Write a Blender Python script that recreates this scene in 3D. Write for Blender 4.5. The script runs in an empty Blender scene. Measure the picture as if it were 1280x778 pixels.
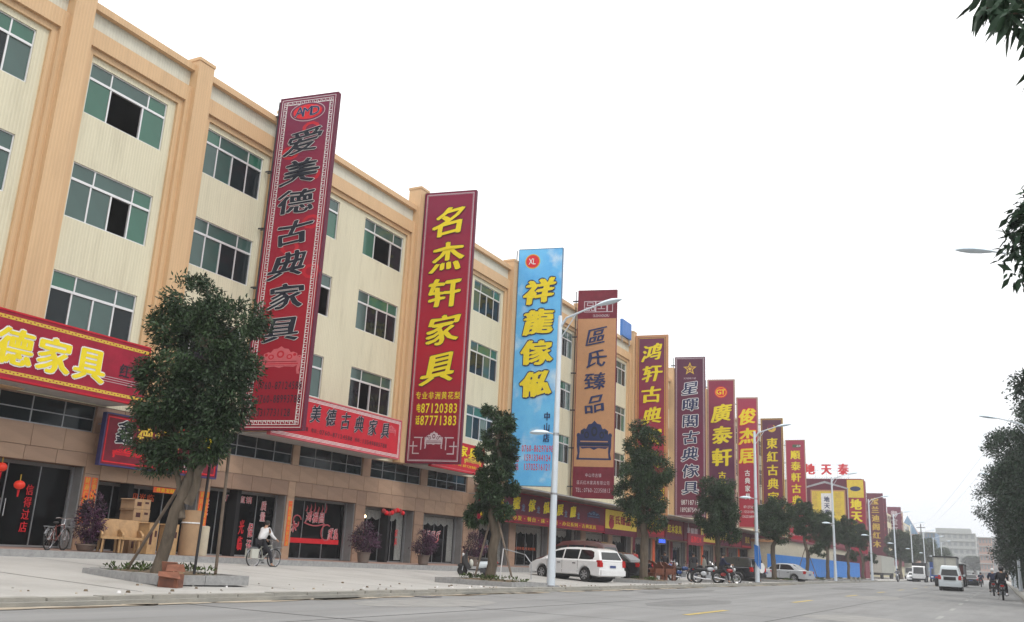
import bpy, math, random
import numpy as np
from mathutils import Vector, Matrix, noise as mnoise
R = math.radians
random.seed(7); rng = np.random.default_rng(7)
SC = bpy.context.scene
COL = SC.collection

# ------------------------------------------------------------ camera
CAMH = 1.1
def cam_axes(yaw, pitch, roll):
    cy, sy, cp, sp = math.cos(yaw), math.sin(yaw), math.cos(pitch), math.sin(pitch)
    fw = Vector((-sy*cp, cy*cp, sp)); rt = Vector((cy, sy, 0)); up = rt.cross(fw)
    c, s = math.cos(roll), math.sin(roll)
    return c*rt + s*up, -s*rt + c*up, fw
r_, u_, f_ = cam_axes(R(28.1), R(14.95), R(2.85))
cam = bpy.data.cameras.new('camera'); cam.sensor_width = 36; cam.lens = 36*1136/1280
cam.clip_start = .1; cam.clip_end = 6000
camo = bpy.data.objects.new('camera', cam); COL.objects.link(camo)
camo.matrix_world = Matrix(((r_.x, u_.x, -f_.x, 0), (r_.y, u_.y, -f_.y, 0), (r_.z, u_.z, -f_.z, CAMH), (0, 0, 0, 1)))
SC.camera = camo

# ------------------------------------------------------------ sky, sun, exposure
SUN_EL, SUN_AZ = 52, 118        # azimuth measured clockwise from +Y (behind and right of the camera)
w = bpy.data.worlds.new('World'); SC.world = w; w.use_nodes = True
nt = w.node_tree; nt.nodes.clear()
out = nt.nodes.new('ShaderNodeOutputWorld'); bg = nt.nodes.new('ShaderNodeBackground')
sky = nt.nodes.new('ShaderNodeTexSky'); sky.sky_type = 'NISHITA'; sky.sun_disc = False
sky.sun_elevation = R(SUN_EL); sky.sun_rotation = R(SUN_AZ); sky.air_density = 1.2; sky.dust_density = 4; sky.ozone_density = 1
hs = nt.nodes.new('ShaderNodeHueSaturation'); hs.inputs['Saturation'].default_value = .18
tc = nt.nodes.new('ShaderNodeTexCoord'); sp_ = nt.nodes.new('ShaderNodeSeparateXYZ')
rp = nt.nodes.new('ShaderNodeValToRGB')          # overcast deck: a little greyer low down, even above
rp.color_ramp.elements[0].position = .5; rp.color_ramp.elements[0].color = (8.6, 8.95, 9.4, 1)
rp.color_ramp.elements[1].position = .78; rp.color_ramp.elements[1].color = (13.2, 13.2, 13.1, 1)
e = rp.color_ramp.elements.new(.62); e.color = (11.2, 11.35, 11.5, 1)
mp = nt.nodes.new('ShaderNodeMath'); mp.operation = 'MULTIPLY_ADD'; mp.inputs[1].default_value = .5; mp.inputs[2].default_value = .5
mx = nt.nodes.new('ShaderNodeMix'); mx.data_type = 'RGBA'; mx.inputs[0].default_value = .86
nt.links.new(sky.outputs[0], hs.inputs['Color']); nt.links.new(tc.outputs['Generated'], sp_.inputs[0])
nt.links.new(sp_.outputs['Z'], mp.inputs[0]); nt.links.new(mp.outputs[0], rp.inputs[0])
nt.links.new(hs.outputs[0], mx.inputs[6]); nt.links.new(rp.outputs[0], mx.inputs[7])
nt.links.new(mx.outputs[2], bg.inputs[0]); bg.inputs[1].default_value = .115
nt.links.new(bg.outputs[0], out.inputs[0])
sun = bpy.data.lights.new('sun', 'SUN'); sun.energy = 1.0; sun.angle = R(14); sun.color = (1, .96, .9)
suno = bpy.data.objects.new('sun', sun); COL.objects.link(suno)
az = R(SUN_AZ); el = R(SUN_EL)
sd = Vector((math.sin(az)*math.cos(el), math.cos(az)*math.cos(el), math.sin(el)))
suno.rotation_euler = sd.to_track_quat('Z', 'Y').to_euler()
SC.view_settings.view_transform = 'Standard'; SC.view_settings.look = 'None'
SC.view_settings.exposure = 0.16; SC.view_settings.gamma = 1
SC.cycles.volume_bounces = 1; SC.cycles.max_bounces = 6

# ------------------------------------------------------------ materials
M = {}
def mat(name, col, rough=.7, metal=0, var=.12, scale=3, bump=0, bscale=40, spec=.5, stretch=(1, 1, 1), col2=None, island=0, emis=None, stain=0):
    m = bpy.data.materials.new(name); m.use_nodes = True; n = m.node_tree; b = n.nodes['Principled BSDF']
    b.inputs['Roughness'].default_value = rough; b.inputs['Metallic'].default_value = metal
    b.inputs['Specular IOR Level'].default_value = spec
    t = n.nodes.new('ShaderNodeTexCoord'); mp = n.nodes.new('ShaderNodeMapping'); mp.inputs['Scale'].default_value = stretch
    n.links.new(t.outputs['Object'], mp.inputs[0])
    nz = n.nodes.new('ShaderNodeTexNoise'); nz.inputs['Scale'].default_value = scale; nz.inputs['Detail'].default_value = 6; nz.inputs['Roughness'].default_value = .62
    n.links.new(mp.outputs[0], nz.inputs['Vector'])
    cr = n.nodes.new('ShaderNodeValToRGB')
    c2 = col2 or tuple(min(1, c*(1-var)) for c in col); c1 = col if col2 else tuple(min(1, c*(1+var*.6)) for c in col)
    cr.color_ramp.elements[0].color = (*c2, 1); cr.color_ramp.elements[1].color = (*c1, 1)
    cr.color_ramp.elements[0].position = .33; cr.color_ramp.elements[1].position = .66
    n.links.new(nz.outputs['Fac'], cr.inputs[0]); last = cr.outputs[0]
    if island:
        g = n.nodes.new('ShaderNodeNewGeometry'); h = n.nodes.new('ShaderNodeHueSaturation')
        mr = n.nodes.new('ShaderNodeMapRange'); mr.inputs[3].default_value = 1-island; mr.inputs[4].default_value = 1+island
        n.links.new(g.outputs['Random Per Island'], mr.inputs[0]); n.links.new(mr.outputs[0], h.inputs['Value'])
        n.links.new(last, h.inputs['Color']); last = h.outputs[0]
    if stain:
        oi = n.nodes.new('ShaderNodeTexNoise'); oi.inputs['Scale'].default_value = 1.9 if stretch[2] < .2 else .6; oi.inputs['Detail'].default_value = 8; oi.inputs['Roughness'].default_value = .7
        n.links.new(mp.outputs[0], oi.inputs['Vector'])
        m2 = n.nodes.new('ShaderNodeMapRange'); m2.inputs[1].default_value = .5; m2.inputs[2].default_value = .75
        n.links.new(oi.outputs['Fac'], m2.inputs[0])
        mm = n.nodes.new('ShaderNodeMix'); mm.data_type = 'RGBA'; mm.blend_type = 'MULTIPLY'
        mu = n.nodes.new('ShaderNodeMath'); mu.operation = 'MULTIPLY'; mu.inputs[1].default_value = stain
        n.links.new(m2.outputs[0], mu.inputs[0]); n.links.new(mu.outputs[0], mm.inputs[0])
        n.links.new(last, mm.inputs[6]); mm.inputs[7].default_value = (.45, .42, .38, 1); last = mm.outputs[2]
    n.links.new(last, b.inputs['Base Color'])
    if bump:
        nb = n.nodes.new('ShaderNodeTexNoise'); nb.inputs['Scale'].default_value = bscale; nb.inputs['Detail'].default_value = 4
        n.links.new(mp.outputs[0], nb.inputs['Vector'])
        bp = n.nodes.new('ShaderNodeBump'); bp.inputs['Strength'].default_value = bump; bp.inputs['Distance'].default_value = .02
        n.links.new(nb.outputs['Fac'], bp.inputs['Height']); n.links.new(bp.outputs[0], b.inputs['Normal'])
    if emis:
        b.inputs['Emission Color'].default_value = (*emis[:3], 1); b.inputs['Emission Strength'].default_value = emis[3]
    M[name] = m; return m
def ribbed(name, col, period=.11, depth=.5, stain=.35):
    m = mat(name, col, .6, var=.05, scale=1.3, stain=stain, stretch=(1, 1.2, .14)); n = m.node_tree; b = n.nodes['Principled BSDF']
    t = n.nodes.new('ShaderNodeTexCoord'); s = n.nodes.new('ShaderNodeSeparateXYZ'); n.links.new(t.outputs['Object'], s.inputs[0])
    a = n.nodes.new('ShaderNodeMath'); a.operation = 'MULTIPLY'; a.inputs[1].default_value = 2*math.pi/period
    n.links.new(s.outputs['Y'], a.inputs[0]); c = n.nodes.new('ShaderNodeMath'); c.operation = 'SINE'; n.links.new(a.outputs[0], c.inputs[0])
    # rows of small tiles: a thin joint every 0.24 m up the wall
    z = n.nodes.new('ShaderNodeMath'); z.operation = 'MULTIPLY'; z.inputs[1].default_value = 2*math.pi/.24; n.links.new(s.outputs['Z'], z.inputs[0])
    zc = n.nodes.new('ShaderNodeMath'); zc.operation = 'SINE'; n.links.new(z.outputs[0], zc.inputs[0])
    zp = n.nodes.new('ShaderNodeMath'); zp.operation = 'GREATER_THAN'; zp.inputs[1].default_value = .93; n.links.new(zc.outputs[0], zp.inputs[0])
    sub = n.nodes.new('ShaderNodeMath'); sub.operation = 'SUBTRACT'; n.links.new(c.outputs[0], sub.inputs[0]); n.links.new(zp.outputs[0], sub.inputs[1])
    bp = n.nodes.new('ShaderNodeBump'); bp.inputs['Strength'].default_value = depth; bp.inputs['Distance'].default_value = .012
    n.links.new(sub.outputs[0], bp.inputs['Height']); n.links.new(bp.outputs[0], b.inputs['Normal'])
    # grout lines between the ribs
    src = b.inputs['Base Color'].links[0].from_socket
    gt = n.nodes.new('ShaderNodeMapRange'); gt.inputs[1].default_value = -1; gt.inputs[2].default_value = -.55; gt.inputs[3].default_value = .91; gt.inputs[4].default_value = 1
    n.links.new(c.outputs[0], gt.inputs[0])
    mm = n.nodes.new('ShaderNodeVectorMath'); mm.operation = 'SCALE'; n.links.new(src, mm.inputs[0]); n.links.new(gt.outputs[0], mm.inputs['Scale'])
    n.links.new(mm.outputs[0], b.inputs['Base Color'])
    return m
ribbed('cream_tile', (.67, .625, .465), depth=.25); ribbed('orange_tile', (.64, .425, .235), depth=.15, stain=.25)
ribbed('parapet_tile', (.63, .615, .52), depth=.25)
mat('cream_plain', (.60, .54, .37), .8, var=.08, stain=.3)
mat('stone', (.36, .235, .165), .45, var=.16, scale=1.3, island=.13, stretch=(1, .5, 2))  # tone lowered: ground floor shade is put into the stone colour
mat('stone_joint', (.27, .18, .13), .8)
mat('asphalt', (.25, .25, .25), .88, var=.16, scale=1.1, bump=.3, bscale=30, stain=.35, stretch=(1, .10, 1))
mat('patch', (.19, .19, .19), .9, var=.2, scale=2, bump=.3); mat('patch_pale', (.285, .28, .27), .9, var=.15, scale=2)
mat('concrete', (.44, .43, .41), .85, var=.10, scale=.5, bump=.15, bscale=25, stain=.3)
mat('kerb', (.33, .32, .29), .85, var=.18, scale=2, bump=.3, stain=.4)
mat('granite', (.31, .31, .31), .7, var=.2, scale=9, bump=.2)
mat('red_paving', (.36, .24, .20), .8, var=.15, scale=1.5)
mat('dust', (.42, .36, .28), .95, var=.2, scale=1.2)
mat('earth', (.16, .12, .08), .95, var=.35, scale=6, bump=.6, bscale=20)
mat('ground', (.16, .17, .12), .95, var=.2, scale=.05)
mat('yellow_line', (.50, .38, .12), .8, var=.3, scale=3); mat('white_line', (.36, .36, .35), .8, var=.3, scale=3)
mat('alu', (.72, .72, .73), .35, .3, var=.05)
mat('glass_green', (.03, .125, .085), .08, spec=.6, var=.1, scale=.4)
mat('glass_pale', (.045, .095, .085), .12, spec=.6, var=.15, scale=.5)
mat('glass_curtain', (.16, .20, .17), .15, var=.35, scale=3, stretch=(1, 6, 1), spec=.5)
mat('glass_dark', (.009, .015, .018), .06, spec=.26)
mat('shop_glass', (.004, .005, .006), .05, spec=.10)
mat('shutter_rail', (.20, .20, .20), .5)
mat('interior', (.006, .006, .008), .9)  # near-black: darkness of the rooms behind open sashes, put into the colour
mat('shop_inside', (.05, .045, .04), .8)
mat('soffit', (.42, .42, .41), .7); mat('awning', (.40, .37, .32), .6, var=.1, stain=.4)
mat('sign_red', (.30, .012, .035), .6, spec=.2, var=.2, scale=1.2); mat('sign_bright_red', (.48, .015, .03), .6, spec=.2, var=.12, scale=1.5)
mat('sign_purple', (.145, .02, .055), .6, spec=.2, var=.2, scale=1.0); mat('sign_plum', (.12, .010, .03), .6, spec=.2, var=.2)
mat('sign_maroon', (.17, .015, .03), .6, spec=.2, var=.2); mat('sign_orange', (.50, .255, .125), .6, spec=.2, var=.06)
mat('sign_edge', (.12, .015, .04), .6, spec=.2); mat('sign_back', (.35, .33, .32), .6)
mat('txt_yellow', (.78, .62, .02), .6, spec=.2, var=.06); mat('txt_gold', (.62, .42, .06), .6, spec=.2); mat('txt_black', (.015, .018, .03), .6, spec=.2); mat('txt_white', (.75, .74, .74), .6, spec=.2)
mat('txt_navy', (.02, .03, .10), .6, spec=.2); mat('txt_red', (.65, .02, .03), .6, spec=.2); mat('txt_pink', (.55, .12, .14), .6, spec=.2); mat('txt_grey', (.5, .42, .45), .6, spec=.2)
mat('txt_brown', (.06, .02, .02), .6, spec=.2); mat('couplet', (.72, .10, .015), .6, var=.15)
mat('navy_frame', (.03, .03, .13), .45); mat('yellow_panel', (.68, .50, .03), .5, var=.1)
mat('led_blue', (.02, .05, .5), .4, emis=(.03, .12, 1, 2.2)); mat('blue_board', (.03, .16, .50), .5)
mat('steel', (.35, .36, .38), .4, .6); mat('dark_steel', (.05, .05, .055), .5, .4)
mat('lamp_post', (.62, .68, .74), .35, .1, var=.05); mat('lamp_glass', (.72, .84, .95), .2)
mat('bark', (.12, .095, .07), .95, var=.4, scale=6, bump=.9, bscale=14, stretch=(1, 1, .3)); mat('bark_red', (.22, .15, .10), .9, var=.3)
def leafmat(name, c1, c2, isl=.45):
    m = mat(name, c1, .55, col2=c2, scale=1.1, island=isl, spec=.35)
    b = m.node_tree.nodes['Principled BSDF']; b.inputs['Transmission Weight'].default_value = 0
    return m
leafmat('leaf', (.044, .082, .030), (.018, .038, .018)); leafmat('leaf_dark', (.030, .060, .030), (.013, .030, .019))
leafmat('leaf_close', (.045, .09, .05), (.03, .06, .035), .4); leafmat('leaf_purple', (.11, .035, .085), (.03, .02, .03), .7); leafmat('weed', (.07, .10, .025), (.04, .06, .02)); M['weed'].node_tree.nodes['Principled BSDF'].inputs['Specular IOR Level'].default_value = .1
leafmat('leaf_far', (.06, .09, .05), (.04, .06, .04), .25)
mat('wood', (.40, .24, .11), .6, var=.2, scale=8); mat('wood_dark', (.16, .05, .025), .45, var=.25, scale=6); mat('card', (.36, .23, .13), .8, var=.12); mat('pole_wood', (.17, .13, .10), .9, var=.3)
mat('card_red', (.22, .085, .05), .8, var=.3, scale=6)
def paint(name, c, rough=.25): 
    m = mat(name, c, rough, var=.04, spec=.5); m.node_tree.nodes['Principled BSDF'].inputs['Coat Weight'].default_value = .6; return m
paint('car_white', (.74, .75, .76)); paint('car_silver', (.45, .47, .50)); paint('car_maroon', (.13, .045, .045)); paint('car_black', (.012, .013, .018)); paint('car_blue', (.02, .07, .25)); paint('car_pale', (.58, .64, .68))
paint('car_red', (.35, .02, .02)); paint('truck_red', (.12, .025, .02)); mat('curtain', (.50, .50, .45), .8, var=.1, stain=.4)
mat('car_glass', (.012, .015, .017), .05, spec=.6); mat('tyre', (.02, .02, .02), .9); mat('rim', (.42, .43, .45), .3, .7); mat('plastic', (.025, .025, .027), .6)
mat('light_red', (.45, .01, .01), .2); mat('light_clear', (.7, .72, .74), .15); mat('plate', (.05, .08, .22), .5); mat('chrome', (.6, .6, .62), .2, .9); mat('seam', (.03, .03, .03), .8)
mat('skin', (.42, .24, .16), .6, var=.06); mat('hair', (.012, .010, .010), .6); mat('shirt_white', (.72, .72, .74), .8, var=.06, scale=7); mat('cloth_black', (.018, .018, .024), .85, var=.25, scale=7)
mat('cloth_navy', (.015, .02, .05), .85); mat('cloth_red', (.35, .03, .03), .85); mat('cloth_grey', (.18, .18, .2), .85); mat('helmet', (.03, .03, .035), .25); mat('helmet_white', (.7, .7, .7), .25)
mat('pot', (.16, .12, .10), .8); mat('lantern', (.62, .03, .015), .5, emis=(.7, .04, .01, .25)); mat('bulb', (.9, .8, .5), .4, emis=(1, .8, .45, 6)); mat('shutter_yellow', (.45, .33, .16), .5)
mat('hoarding', (.02, .17, .52), .6, var=.12, scale=.7); mat('pale_block', (.33, .345, .335), .8, var=.06); mat('block_pink', (.33, .27, .26), .8); mat('block_orange', (.40, .25, .20), .8); mat('block_blue', (.13, .22, .34), .7); mat('block_window', (.2, .22, .23), .3)  # far block colours muted and windows lightened to paint in extra haze
mat('beige', (.52, .47, .36), .8, stain=.25); mat('lace', (.30, .31, .30), .9, var=.25, scale=12)
# gradient / printed faces
def skyprint(name):
    m = mat(name, (.15, .52, .85), .45, col2=(.07, .38, .78), scale=.6); n = m.node_tree; b = n.nodes['Principled BSDF']; src = b.inputs['Base Color'].links[0].from_socket
    t = n.nodes.new('ShaderNodeTexCoord'); nz = n.nodes.new('ShaderNodeTexNoise'); nz.inputs['Scale'].default_value = .42; nz.inputs['Detail'].default_value = 7; nz.inputs['Roughness'].default_value = .55
    n.links.new(t.outputs['Object'], nz.inputs['Vector']); mr = n.nodes.new('ShaderNodeMapRange'); mr.inputs[1].default_value = .53; mr.inputs[2].default_value = .72; n.links.new(nz.outputs['Fac'], mr.inputs[0])
    x = n.nodes.new('ShaderNodeMix'); x.data_type = 'RGBA'; n.links.new(mr.outputs[0], x.inputs[0]); n.links.new(src, x.inputs[6]); x.inputs[7].default_value = (.70, .80, .86, 1)
    n.links.new(x.outputs[2], b.inputs['Base Color'])
skyprint('sky_print')
def gradprint(name, top, mid, bot, h):
    m = mat(name, top, .6, spec=.2); n = m.node_tree; b = n.nodes['Principled BSDF']
    t = n.nodes.new('ShaderNodeTexCoord'); s = n.nodes.new('ShaderNodeSeparateXYZ'); n.links.new(t.outputs['Object'], s.inputs[0])
    d = n.nodes.new('ShaderNodeMath'); d.operation = 'DIVIDE'; d.inputs[1].default_value = h; n.links.new(s.outputs['Z'], d.inputs[0])
    nz = n.nodes.new('ShaderNodeTexNoise'); nz.inputs['Scale'].default_value = 1.3; n.links.new(t.outputs['Object'], nz.inputs['Vector'])
    a = n.nodes.new('ShaderNodeMath'); a.operation = 'MULTIPLY_ADD'; a.inputs[1].default_value = .18; n.links.new(nz.outputs['Fac'], a.inputs[0]); n.links.new(d.outputs[0], a.inputs[2])
    r = n.nodes.new('ShaderNodeValToRGB'); r.color_ramp.elements[0].color = (*bot, 1); r.color_ramp.elements[1].color = (*top, 1); e = r.color_ramp.elements.new(.5); e.color = (*mid, 1)
    n.links.new(a.outputs[0], r.inputs[0]); n.links.new(r.outputs[0], b.inputs['Base Color'])
gradprint('print_amd', (.18, .02, .06), (.34, .008, .022), (.22, .006, .02), 13.5)
gradprint('print_ming', (.22, .015, .05), (.40, .006, .022), (.11, .008, .025), 13.5)
gradprint('print_hong', (.15, .03, .075), (.34, .02, .045), (.14, .015, .04), 14)
gradprint('print_xing', (.09, .02, .05), (.17, .02, .06), (.14, .03, .05), 14)
gradprint('print_guang', (.24, .025, .06), (.10, .02, .06), (.18, .02, .05), 14)
gradprint('print_jun', (.33, .03, .07), (.36, .02, .05), (.38, .02, .04), 14)

# ------------------------------------------------------------ mesh helpers
class MB:
    def __init__(s): s.v = []; s.f = []; s.m = []; s.mats = []
    def mi(s, m):
        m = M[m] if isinstance(m, str) else m
        if m not in s.mats: s.mats.append(m)
        return s.mats.index(m)
    def add(s, vs, fs, m='alu'):
        k = len(s.v); i = s.mi(m); s.v += [tuple(p) for p in vs]
        for f in fs: s.f.append(tuple(k+j for j in f)); s.m.append(i)
        return s
    def box(s, x0, x1, y0, y1, z0, z1, m='alu'):
        return s.add([(x, y, z) for x in (x0, x1) for y in (y0, y1) for z in (z0, z1)],
                     [(0, 1, 3, 2), (4, 6, 7, 5), (0, 4, 5, 1), (2, 3, 7, 6), (0, 2, 6, 4), (1, 5, 7, 3)], m)
    def obox(s, c, size, mat4=None, m='alu', rz=0):
        a, b, d = [q/2 for q in size]; Q = mat4 or Matrix.Rotation(rz, 4, 'Z'); c = Vector(c)
        vs = [c + Q @ Vector((x, y, z)) for x in (-a, a) for y in (-b, b) for z in (-d, d)]
        return s.add(vs, [(0, 1, 3, 2), (4, 6, 7, 5), (0, 4, 5, 1), (2, 3, 7, 6), (0, 2, 6, 4), (1, 5, 7, 3)], m)
    def poly(s, pts, m): return s.add(pts, [tuple(range(len(pts)))], m)
    def tube(s, path, rad, m='alu', n=8, cap=True):
        path = [Vector(p) for p in path]; rad = rad if isinstance(rad, (list, tuple)) else [rad]*len(path)
        vs = []; fs = []; ref = None
        for i, p in enumerate(path):
            d = (path[min(i+1, len(path)-1)] - path[max(i-1, 0)])
            if d.length < 1e-9: d = Vector((0, 0, 1))
            d.normalize()
            if ref is None: ref = d.orthogonal().normalized()
            ref = (ref - d*ref.dot(d)); ref = ref.normalized() if ref.length > 1e-6 else d.orthogonal().normalized()
            b = d.cross(ref)
            for k in range(n):
                t = 2*math.pi*k/n; vs.append(p + (ref*math.cos(t) + b*math.sin(t))*rad[i])
        for i in range(len(path)-1):
            for k in range(n): fs.append((i*n+k, i*n+(k+1) % n, (i+1)*n+(k+1) % n, (i+1)*n+k))
        if cap: fs += [tuple(range(n))[::-1], tuple((len(path)-1)*n+k for k in range(n))]
        return s.add(vs, fs, m)
    def lathe(s, prof, m='alu', n=16, c=(0, 0, 0), axis='Z', squash=1):
        vs = []; fs = []
        for (r, h) in prof:
            for k in range(n):
                t = 2*math.pi*k/n; a, b = r*math.cos(t), r*math.sin(t)*squash
                p = {'Z': (a, b, h), 'Y': (a, h, b), 'X': (h, a, b)}[axis]
                vs.append((p[0]+c[0], p[1]+c[1], p[2]+c[2]))
        for i in range(len(prof)-1):
            for k in range(n): fs.append((i*n+k, i*n+(k+1) % n, (i+1)*n+(k+1) % n, (i+1)*n+k))
        fs += [tuple(range(n))[::-1], tuple((len(prof)-1)*n+k for k in range(n))]
        return s.add(vs, fs, m)
    def ball(s, c, r, m, n=10, sc=(1, 1, 1)):
        prof = [(max(1e-4, math.sin(math.pi*i/n)), -math.cos(math.pi*i/n)) for i in range(n+1)]
        k = len(s.v); s.lathe(prof, m, n=n+2)
        for i in range(k, len(s.v)):
            v = s.v[i]; s.v[i] = (c[0]+v[0]*r*sc[0], c[1]+v[1]*r*sc[1], c[2]+v[2]*r*sc[2])
        return s
    def prism(s, pts, axis, a, b, m):
        """polygon pts (2D) extruded along axis from a to b"""
        f = {'X': lambda p, h: (h, p[0], p[1]), 'Y': lambda p, h: (p[0], h, p[1]), 'Z': lambda p, h: (p[0], p[1], h)}[axis]
        n = len(pts); vs = [f(p, a) for p in pts] + [f(p, b) for p in pts]
        return s.add(vs, [tuple(range(n))[::-1], tuple(range(n, 2*n))] + [(i, (i+1) % n, n+(i+1) % n, n+i) for i in range(n)], m)
    def mesh(s, name, smooth=False):
        me = bpy.data.meshes.new(name); me.from_pydata(s.v, [], s.f); 
        for m in s.mats: me.materials.append(m)
        me.polygons.foreach_set('material_index', s.m)
        if smooth: me.polygons.foreach_set('use_smooth', [True]*len(s.f))
        me.update()
        import bmesh
        bm = bmesh.new(); bm.from_mesh(me); bmesh.ops.recalc_face_normals(bm, faces=bm.faces); bm.to_mesh(me); bm.free()
        if smooth and hasattr(me, 'set_sharp_from_angle'): me.set_sharp_from_angle(angle=R(42))
        return me
    def build(s, name, parent=None, smooth=False, **kw): return link(name, s.mesh(name, smooth), parent, **kw)
def link(name, me, parent=None, loc=(0, 0, 0), rz=0, kind=None, label=None):
    o = bpy.data.objects.new(name, me); COL.objects.link(o); o.location = loc; o.rotation_euler[2] = rz
    if parent: o.parent = parent
    if kind: o['kind'] = kind
    if label: o['label'] = label
    return o
def thing(name, label, cat, loc=(0, 0, 0), rz=0, group=None):
    o = bpy.data.objects.new(name, None); o.empty_display_size = .3; COL.objects.link(o); o.location = loc; o.rotation_euler = (0, 0, rz)
    return tag(o, label, cat, group)
def tag(o, label, cat, group=None):
    o['label'] = label; o['category'] = cat
    if group: o['group'] = group
    return o
KIDS = {}
def copy_tree(o, loc=None, rz=None, label=None, scale=None, parent=None):
    c = o.copy(); COL.objects.link(c)
    if parent: c.parent = parent
    if loc is not None: c.location = loc
    if rz is not None: c.rotation_euler = (0, 0, rz)
    if label: c['label'] = label
    if scale: c.scale = (scale,)*3 if not isinstance(scale, tuple) else scale
    for ch in [k for k in o.children]: copy_tree(ch, parent=c)
    return c
def struct(name, mb, **kw): o = mb.build(name, **kw); o['kind'] = 'structure'; return o

# ------------------------------------------------------------ lettering
_gc = {}
def glyph(ch, bold, sx):
    """flat glyph as (verts Nx2, faces), heavier verticals when sx<1"""
    k = (ch, round(bold, 4), sx)
    if k not in _gc:
        c = bpy.data.curves.new('t', 'FONT'); c.body = ch; c.size = 1; c.offset = bold; c.resolution_u = 2
        o = bpy.data.objects.new('t', c); me = bpy.data.meshes.new_from_object(o)
        v = np.array([q.co[:2] for q in me.vertices]).reshape(-1, 2); f = [tuple(p.vertices) for p in me.polygons]
        bpy.data.objects.remove(o); bpy.data.curves.remove(c); bpy.data.meshes.remove(me)
        _gc[k] = (v, f)
    return _gc[k]
NIB = [(-1, -.35), (-.5, -.15), (0, 0), (.5, .15), (1, .35), (-.3, .55), (.3, -.55)]
RING = [(math.cos(k*math.pi/8), math.sin(k*math.pi/8)) for k in range(16)]
CUR = None
def put(mb, ch, cx, cy, w, h, mt, lift, frame, bold=.02, brush=0, seed=0, cjk=None, ring=0):
    """one character centred at (cx,cy); heavier by repeating it along a broad nib; frame maps (u,v,out)->xyz"""
    v, f = glyph(ch, 0, 1)
    if len(v) == 0: return
    cjk = ord(ch) > 0x2000 if cjk is None else cjk
    if cjk: u = (v - [.5, .38]) * [w, h]
    else:
        b0 = v.min(0); b1 = v.max(0); u = (v - [(b0[0]+b1[0])/2, .36]) * [w*1.85, h*1.4]
    if brush:
        s = seed*1.7
        x, y = u[:, 0]/w, u[:, 1]/h
        u = np.stack([u[:, 0] + brush*w*(.05*np.sin(3.1*y*2+s) + .03*np.sin(7*x+s*2)) + brush*w*.12*y,
                      u[:, 1] + brush*h*(.20*x + .04*np.sin(5*x+s) + .03*np.sin(6*y+s))], 1)
    small = h < .45
    if small and not ring: offs = [(-.5, 0), (.5, 0)] if bold > .012 else [(0, 0)]
    elif ring: offs = RING if h > 1.1 else RING[::2] if not small else RING[::4]
    else: offs = NIB
    rx, ry = (bold*1.25+ring, bold*.8+ring) if ring else (bold*1.25, bold*.8)
    for i, (a, b_) in enumerate(offs):
        mb.add([frame(cx+p+a*rx*w, cy+q+b_*ry*h, lift+i*.0006) for p, q in u], f, mt)
def F_front(ox=0, oz=0, y=0):      # plane facing -Y
    return lambda u, v, d: (ox+u, y-d, oz+v)
def F_street(oy=0, oz=0, x=0):     # plane facing +X
    return lambda u, v, d: (x+d, oy+u, oz+v)
def text_line(mb, s, cx, cy, w, h, mt, lift, frame, bold=.02, vertical=False, brush=0, outline=None, ow=.03, gap=1.0, fill=.92):
    n = len(s)
    for i, ch in enumerate(s):
        if ch == ' ': continue
        o = (i-(n-1)/2)
        x, y = (cx, cy-o*h*gap) if vertical else (cx+o*w*gap, cy)
        tgt = mb
        if CUR is not None and h >= .6: mb = MB()
        if outline: put(mb, ch, x, y, w*.92, h*fill, outline, lift-.010, frame, bold, brush, i, ring=ow)
        put(mb, ch, x, y, w*.92, h*fill, mt, lift, frame, bold, brush, i)
        if mb is not tgt: mb.build('character', CUR); mb = tgt
# ============================================================ GROUND
def gz(x, y):
    """height of the paved forecourt between the road kerb (x=-13) and the shop step (x=-22.6)"""
    t = min(1, max(0, (-x-13.2)/9.4)); rise = .18 + .24*min(1, max(0, (40-y)/24))
    dip = .15*math.sin(math.pi*min(1, t*1.2))*min(1, max(0, (y-18)/12))
    return .12 + (rise-.12)*t - dip
def pz(y): return .43 + .17*min(1, max(0, (34-y)/18))
FX = -25.0
g = MB(); g.add([(-3000, -300, -.12), (3000, -300, -.12), (3000, 6000, -.12), (-3000, 6000, -.12)], [(0, 1, 2, 3)], 'ground'); struct('ground', g)
rd = MB(); rd.add([(-12.7, -60, 0), (.9, -60, 0), (.9, 700, 0), (-12.7, 700, 0)], [(0, 1, 2, 3)], 'asphalt'); struct('road', rd)
ys = [-40, -20, 0] + [6+2*i for i in range(24)] + [60, 75, 100, 130, 180, 250, 400, 700]
xs = [-12.95, -13.6, -15, -17, -19, -21, -22.6]
fc = MB(); vs = [(x, y, gz(x, y)+.03*0) for y in ys for x in xs]; n = len(xs)
fc.add(vs, [(i*n+j, i*n+j+1, (i+1)*n+j+1, (i+1)*n+j) for i in range(len(ys)-1) for j in range(n-1)], 'concrete'); struct('forecourt', fc)
kb = MB(); rnd = random.Random(3)
kerb = MB(); y = -20
kroot = None
kerb.add([(-12.70, -60, -.02), (-12.70, 700, -.02), (-12.70, 700, .07), (-12.70, -60, .07)], [(0, 1, 2, 3)], 'kerb')
kerb.add([(-12.70, -60, .07), (-12.70, 700, .07), (-12.97, 700, .118), (-12.97, -60, .118)], [(0, 1, 2, 3)], 'kerb'); kerbo = struct('kerb_bed', kerb)
stone_me = MB().box(-.13, .13, -.485, .485, -.1, .035, 'kerb').mesh('kerb_stone')
for i in range(130):
    o = link('kerb_stone', stone_me, kerbo, (-12.86+rnd.uniform(-.012, .012), 2+i*1.0, .10+rnd.uniform(-.008, .008)), rnd.uniform(-.012, .012))
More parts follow.
